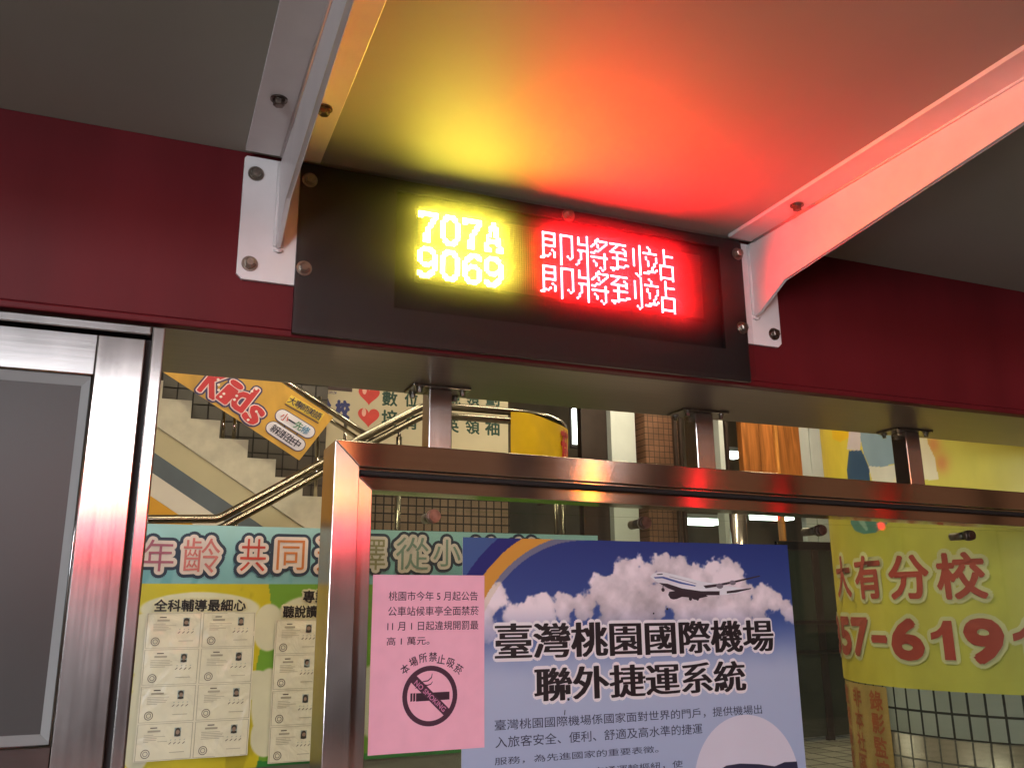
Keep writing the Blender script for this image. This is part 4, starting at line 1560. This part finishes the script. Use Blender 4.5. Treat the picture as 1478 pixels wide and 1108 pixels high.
# lit fluorescent fittings inside the lobby, and two glowing strips for window reflections
for i, (pa, pb_, Y, lab) in enumerate((((828, 640), (838, 590), LY + 0.3, 'upright glowing strip beside the yellow flag'),
                                       ((912, 668), (919, 625), LY + 0.3, 'upright glowing strip left of the brown tiled pillar'))):
    a, b = at(*pa, Y), at(*pb_, Y)
    o = thing('glow_strip', lab, 'light', ((a[0] + b[0]) / 2, Y, a[2]), 'glowing strips in the lobby')
    MB().box(a[0], b[0], Y, Y + 0.03, a[2], b[2], bevel=0.005).build('lit_tube', M_lit, o)
    MB().box(a[0] - 0.02, b[0] + 0.02, Y + 0.031, Y + 0.06, a[2] - 0.05, b[2] + 0.05).build('light_housing', M_dark, o)
for (pa, pb_, Y, lab) in (((955, 752), (1034, 748), 11.0, 'long lit ceiling strip seen through the glass above the airliner'),
                          ((1088, 746), (1140, 743), 11.5, 'lit ceiling strip left of the yellow-wrapped column'),
                          ((1048, 657), (1066, 655), 11.0, 'short lit strip behind the wood panelling'),
                          ((1153, 672), (1190, 672), 10.5, 'lit strip under the pale panels beside the yellow column')):
    a, b = at(*pa, Y), at(*pb_, Y)
    o = thing('ceiling_strip', lab, 'light', ((a[0] + b[0]) / 2, Y, a[2]), 'strip lights in the lobby')
    MB().box(a[0], b[0], Y - 0.1, Y + 0.12, a[2] - 0.03, a[2] + 0.05, bevel=0.005).build('lit_tube', M_lit, o)
    MB().box(a[0] - 0.03, b[0] + 0.03, Y - 0.13, Y + 0.15, a[2] + 0.051, a[2] + 0.11).build('light_housing', M_grey, o)

# ================================================================== round tiled column wrapped in a yellow banner
CC = np.array([3.1555, 2.4583])
CR = 0.68


def cylat(px, py, Rr=CR):
    r_ = ray(px, py)
    a = r_[0] ** 2 + r_[1] ** 2
    b = -2 * (r_[:2] @ CC)
    c = CC @ CC - Rr * Rr
    D = max(b * b - 4 * a * c, 0)
    t = (-b - math.sqrt(D)) / (2 * a)
    p = r_ * t
    return (math.atan2(p[0] - CC[0], -(p[1] - CC[1])), p[2] + CAM[2])


def cyl3(th, v, d=0.0):
    rr = CR + 0.006 + d
    return (CC[0] + rr * np.sin(th), CC[1] - rr * np.cos(th), v)


m = MB()
m.cyl((CC[0], CC[1], 1.13), (CC[0], CC[1], 4.6), CR, 128, caps=True)
colm = m.build('tiled_column', tile_mat('pale column tile', (240, 240, 228), (58, 58, 54), 0.0545, 0.078, gap=0.075, cyl=CR, rough=0.25, dirt=0.2))
MB().cyl((CC[0], CC[1], 0), (CC[0], CC[1], 1.1295), CR, 128).build('column_lower', tile_mat('darker column tile', (120, 108, 96), (58, 56, 52), 0.0545, 0.078, gap=0.06, cyl=CR, rough=0.25, dirt=0.35), colm)  # lower part of the column, browner and darker than above
tag(colm, 'thick round column of small pale tiles at the right edge', 'column')


def q7(zx, zy):
    return cylat(1120 + zx / 4.103, 560 + zy / 4.103)


CPOLY = [([(332, 200), (345, 300), (390, 320), (455, 285), (480, 200)], (222, 178, 24)),
         ([(440, 200), (440, 280), (428, 362), (505, 372), (515, 260), (520, 200)], (196, 184, 190)),
         ([(440, 370), (428, 480), (440, 620), (570, 620), (560, 470), (515, 368)], (46, 74, 104)),
         ([(508, 200), (508, 300), (528, 390), (562, 466), (640, 466), (712, 446), (800, 200)], (128, 150, 166)),
         ([(556, 462), (580, 560), (760, 570), (760, 440), (640, 468)], (206, 204, 190)),
         ([(880, 200), (905, 330), (948, 420), (966, 540), (700, 560), (760, 330), (740, 200)], (214, 206, 176)),
         ([(448, 730), (452, 800), (478, 845), (530, 864), (590, 858), (645, 830), (680, 780), (684, 720), (660, 640), (520, 620), (460, 660)], (78, 128, 120)),
         ([(480, 720), (498, 790), (540, 842), (556, 838), (530, 780), (516, 720)], (136, 168, 158)),
         ([(560, 700), (640, 700), (650, 760), (600, 790), (555, 760)], (96, 104, 92))]
CPP = [([q7(*p) for p in P], c) for P, c in CPOLY]
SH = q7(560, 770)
RD = [q7(935, 335), q7(985, 445)]
ZCB = 1.2785


def col_ink(th, v):
    n = fbm(th * 5, v * 4, 61, 4) - 0.5
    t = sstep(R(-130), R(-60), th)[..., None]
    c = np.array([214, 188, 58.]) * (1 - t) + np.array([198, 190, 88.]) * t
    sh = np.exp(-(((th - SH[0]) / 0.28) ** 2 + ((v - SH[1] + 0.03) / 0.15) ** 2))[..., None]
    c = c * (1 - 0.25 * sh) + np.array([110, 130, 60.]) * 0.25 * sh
    for a, b in RD:
        g = np.exp(-(((th - a) / 0.035) ** 2 + ((v - b) / 0.035) ** 2))[..., None] * 0.7
        c = c * (1 - g) + np.array([206, 120, 80.]) * g
    for P, k in CPP:
        i = inpoly(th, v, P)
        c[i] = np.array(k, float)
    nn_ = fbm(th * 16, v * 12, 71, 3)[..., None] - 0.5
    return np.clip(c * (1 + 0.14 * n[..., None] + 0.06 * nn_), 5, 240)


cb = thing('column_banner', 'yellow banner wrapped round the column with phone number and cartoon legs', 'banner', (CC[0], CC[1], ZCB))
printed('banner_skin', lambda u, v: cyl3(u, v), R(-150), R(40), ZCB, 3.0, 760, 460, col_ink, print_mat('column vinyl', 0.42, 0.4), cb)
cylm = lambda u, v, d: cyl3(u / CR, v, d)
k1, k2 = Ink(cylm), Ink(cylm)
M_brick = mat('brick red print', (172, 66, 56), rough=0.5)
for ch, a, b, z0, z1_ in (('大', -119.5, -107.5, 1.590, 1.740), ('有', -104, -92, 1.582, 1.731), ('分', -88.5, -75.8, 1.578, 1.722), ('校', -73.2, -60.8, 1.576, 1.722),
                          ('3', -132, -123.5, 1.380, 1.510), ('5', -120.6, -111.6, 1.380, 1.508), ('7', -109.5, -100.4, 1.380, 1.506), ('-', -98.3, -92.6, 1.432, 1.446), ('6', -89.8, -80.0, 1.378, 1.505),
                          ('1', -77.5, -70.5, 1.378, 1.504), ('9', -67.4, -58.9, 1.376, 1.505), ('1', -56.5, -50, 1.376, 1.505)):
    bx = (R(a) * CR, z0, R(b) * CR, z1_)
    o_ = 0.030 if ord(ch) > 255 else 0.050
    # outline in angle units: the copies are round on the surface because the radius is close to 0.7 m
    if ch == '1':                        # a heavy numeral one with its flag
        P = [(0.95, 0), (0.95, 1), (0.62, 1), (0.5, 0.84), (0.32, 0.74), (0.05, 0.68), (0.05, 0.5), (0.34, 0.56), (0.52, 0.64), (0.52, 0)]
        P = np.array([(bx[0] + (bx[2] - bx[0]) * a_, bx[1] + (bx[3] - bx[1]) * b_) for a_, b_ in P])
        F1 = [(1, 2, 3, 8), (3, 4, 7, 8), (4, 5, 6, 7), (0, 1, 8, 9)]
        for t_ in np.linspace(0, 2 * math.pi, 13):
            k1.add(P + 0.0135 * np.array([math.cos(t_), math.sin(t_)]), F1, 0.003, 0)
        k2.add(P, F1, 0.006, 0)
        continue
    k1.text(ch, bx, 0.003, 0, off=o_, grow=0.0145, copies=14, fit=0)
    k2.text(ch, bx, 0.006, 0, off=o_, fit=0)
k1.build('lettering_halo', [mat('pale lime halo', (214, 206, 158), rough=0.5)], cb)
k2.build('lettering', [M_brick], cb)

# orange paper strip with upright writing on the column
pz1 = ZCB - 0.004
pa, pb_ = R(-128), R(-95.3)
strip = thing('warning_strip', 'tan paper strip with upright orange characters on the tiled column', 'paper strip', (*cyl3(np.array(R(-110)), 0)[:2], 0.6))


def strip3(u, v, d=0.0):
    rr = CR + 0.004 + d
    return (CC[0] + rr * np.sin(u), CC[1] - rr * np.cos(u), v)


def strip_ink(u, v):
    n = fbm(u * 12, v * 9, 81, 4)[..., None] - 0.5
    return np.clip(np.array([176, 142, 82.]) * (1 + 0.25 * n), 5, 240)


printed('strip_paper', strip3, pa, pb_, 0.6, pz1, 60, 80, strip_ink, print_mat('strip paper', 0.7, 0.3), strip)
k1 = Ink(strip3)
for cidx, (word, th) in enumerate((('監視錄影中', -124.5), ('非本社區住戶', -112.5), ('錄影監控中', -100.8))):
    for j, ch in enumerate(word):
        z = pz1 - 0.05 - j * 0.078
        t = R(th)
        k1.text(ch, (t - 0.055, z - 0.033, t + 0.055, z + 0.033), 0.002, 0, off=0.03, fit=0)
k1.build('strip_print', [mat('rust print', (168, 84, 40), rough=0.6)], strip)

# ================================================================== canopy lamps over the stairs (out of the picture, above)
can = thing('canopy_slab', 'pale concrete canopy slab over the stairway', 'canopy', (2.5, 6.5, 5.3))
MB().box(-4, 14, 2.3, 13.5, 5.3, 5.5).build('slab', mat('canopy soffit', (180, 176, 166), rough=0.8), can)
M_tl = glow('canopy tube', (255, 238, 202), L_TUBE)
for i, (x, y) in enumerate(((0.2, 3.3), (2.2, 3.5), (1.2, 6.4), (3.6, 6.2), (6.2, 6.2))):
    o = thing('canopy_light', ('canopy tube light over the stair foot', 'canopy tube light above the landing rail', 'canopy tube light over the stair flight', 'canopy tube light over the lobby entrance', 'canopy tube light nearest the wood panelling')[i], 'light', (x, y, 5.18), 'tube lights under the canopy')
    MB().box(x - 0.6, x + 0.6, y - 0.06, y + 0.06, 5.18, 5.235, bevel=0.01).build('lit_tube', M_tl, o)
    MB().box(x - 0.63, x + 0.63, y - 0.09, y + 0.09, 5.2355, 5.299).build('light_housing', M_grey, o)

wl_ = thing('column_fill_light', 'unseen tube lamp added to light the yellow column', 'light', (1.2, 2.3, 3.3))  # added lamp, hidden above the beam, to brighten the column
MB().box(0.7, 1.7, 2.26, 2.34, 3.3, 3.36, bevel=0.01).build('lit_tube', glow('column fill tube', (255, 238, 202), L_TUBE * 1.7), wl_)
MB().box(0.66, 1.74, 2.23, 2.37, 3.3605, 3.42).build('light_housing', M_grey, wl_)
for x in (0.8, 1.6):
    MB().cyl((x, 2.3, 3.42), (x, 2.3, 5.299), 0.012, 8).build('hanger_rod', M_grey, wl_)
for x, y, lab in ((5.2, 8.4, 'lobby tube light over the grey panels'), (7.4, 8.4, 'lobby tube light over the wood panelling')):
    o = thing('lobby_light', lab, 'light', (x, y, 4.8), 'tube lights under the lobby ceiling')
    MB().box(x - 0.6, x + 0.6, y - 0.06, y + 0.06, 4.78, 4.835, bevel=0.01).build('lit_tube', M_tl, o)
    MB().box(x - 0.63, x + 0.63, y - 0.09, y + 0.09, 4.8355, 4.899).build('light_housing', M_grey, o)

# ================================================================== across the street (seen only as reflections) and the added light box
OY = -10.0
shop = thing('shop_building', 'dark shop building across the street with lit sign boards', 'building', (2, OY - 3, 0))
MB().box(-14, 26, OY - 6, OY - 0.5, 0, 9).build('wall', mat('dark brick wall', (128, 116, 114), rough=0.8, var=0.25, scale=1.2), shop)


for x0 in (3.4, 6.2, 9.0, 11.8, 14.6, 17.4, 20.2):  # glowing panes added so the steel rail reflects a warm brown
    wn = MB().box(x0, x0 + 2.3, OY - 0.4995, OY - 0.45, 1.0, 6.2).build('window', mat('glow pane frame', (60, 44, 36), rough=0.5), shop)
    MB().box(x0 + 0.08, x0 + 2.22, OY - 0.4495, OY - 0.44, 1.08, 6.12).build('glow_pane', glow('added warm glow', (168, 122, 92), 0.42), wn)


def board(x0, x1, z0, z1, rgb, k, lab):
    o = thing('sign_board', lab, 'sign', ((x0 + x1) / 2, OY - 0.35, z0), 'lit shop signs across the street')
    MB().box(x0 - 0.06, x1 + 0.06, OY - 0.49, OY - 0.3, z0 - 0.06, z1 + 0.06).build('sign_case', M_dark, o)
    MB().box(x0, x1, OY - 0.2995, OY - 0.27, z0, z1, bevel=0.01).build('lit_face', glow('lit face ' + lab, rgb, k), o)


board(-9.5, 0.4, 3.5, 4.45, (244, 248, 255), L_SHOP, 'large white lit shop sign across the street')
board(-2.2, 2.8, 3.12, 3.4, (255, 160, 84), 14, 'long amber lit strip sign under the white sign')
board(-2.2, 2.9, 2.6, 2.98, (255, 44, 84), 13, 'long red lit strip sign under the amber one')
board(1.4, 2.9, 3.5, 4.0, (255, 170, 110), 4.5, 'peach lit shop sign right of the white sign')


def signal(x, z, rgb, k, lab):
    o = thing('signal_lamp', lab, 'signal lamp', (x, OY + 0.9, 0), 'signal lamps across the street')
    MB().cyl((x, OY + 0.9, 0), (x, OY + 0.9, z - 0.2), 0.05, 12).build('pole', M_dark, o)
    MB().box(x - 0.2, x + 0.2, OY + 0.8, OY + 0.98, z - 0.2, z + 0.22, bevel=0.01).build('lamp_case', M_dark, o)
    MB().cyl((x, OY + 0.985, z), (x, OY + 1.02, z), 0.075, 24).build('lens', glow('lens ' + lab, rgb, k), o)


signal(6.5, 3.3, (255, 140, 40), 260, 'amber signal lamp on a pole across the street')
signal(8.5, 3.25, (255, 20, 40), 70, 'red signal lamp on a pole right of the amber one')
signal(10.2, 3.1, (255, 20, 30), 20, 'small red signal lamp farther right on its pole')
signal(12.6, 3.0, (255, 30, 20), 20, 'dim red signal lamp at the far right')
ad = thing('fill_lightbox', 'unseen white light box added as front fill left of the shelter', 'light box', (-3.4, -5.2, 0))  # added fill source for the brackets and beam, never in view
ca, sa = math.cos(R(-30)), math.sin(R(-30))


def turned(m, x0, x1, y0, y1, z0, z1):
    P = [(-3.4 + x * ca - y * sa, -5.2 + x * sa + y * ca, z) for z in (z0, z1) for x, y in ((x0, y0), (x1, y0), (x1, y1), (x0, y1))]
    return m.hexa(P)


turned(MB(), -0.75, 0.75, -0.12, 0.12, 0.3, 2.45).build('box_case', M_dark, ad)
turned(MB(), -0.67, 0.67, 0.1205, 0.14, 0.55, 2.37).build('lit_face', glow('fill box face', (238, 246, 255), L_FILL), ad)
turned(MB(), -0.5, 0.5, -0.06, 0.06, 0.0, 0.2995).build('foot', M_dark, ad)
lamp = thing('street_lamp', 'cool white street lamp on a tall pole across the road', 'street lamp', (6.0, -7.6, 0))
MB().cyl((6, -7.6, 0), (6, -7.6, 4.6), 0.07, 16, 0.05).build('pole', M_dark, lamp)
MB().box(5.6, 6.4, -7.75, -7.45, 4.6, 4.68, bevel=0.02).build('lamp_head', M_dark, lamp)
MB().box(5.65, 6.35, -7.72, -7.48, 4.56, 4.5995).build('lens', glow('street lamp lens', (240, 244, 255), 60), lamp)

bpy.data.objects.remove(_to)
bpy.data.curves.remove(_tc)
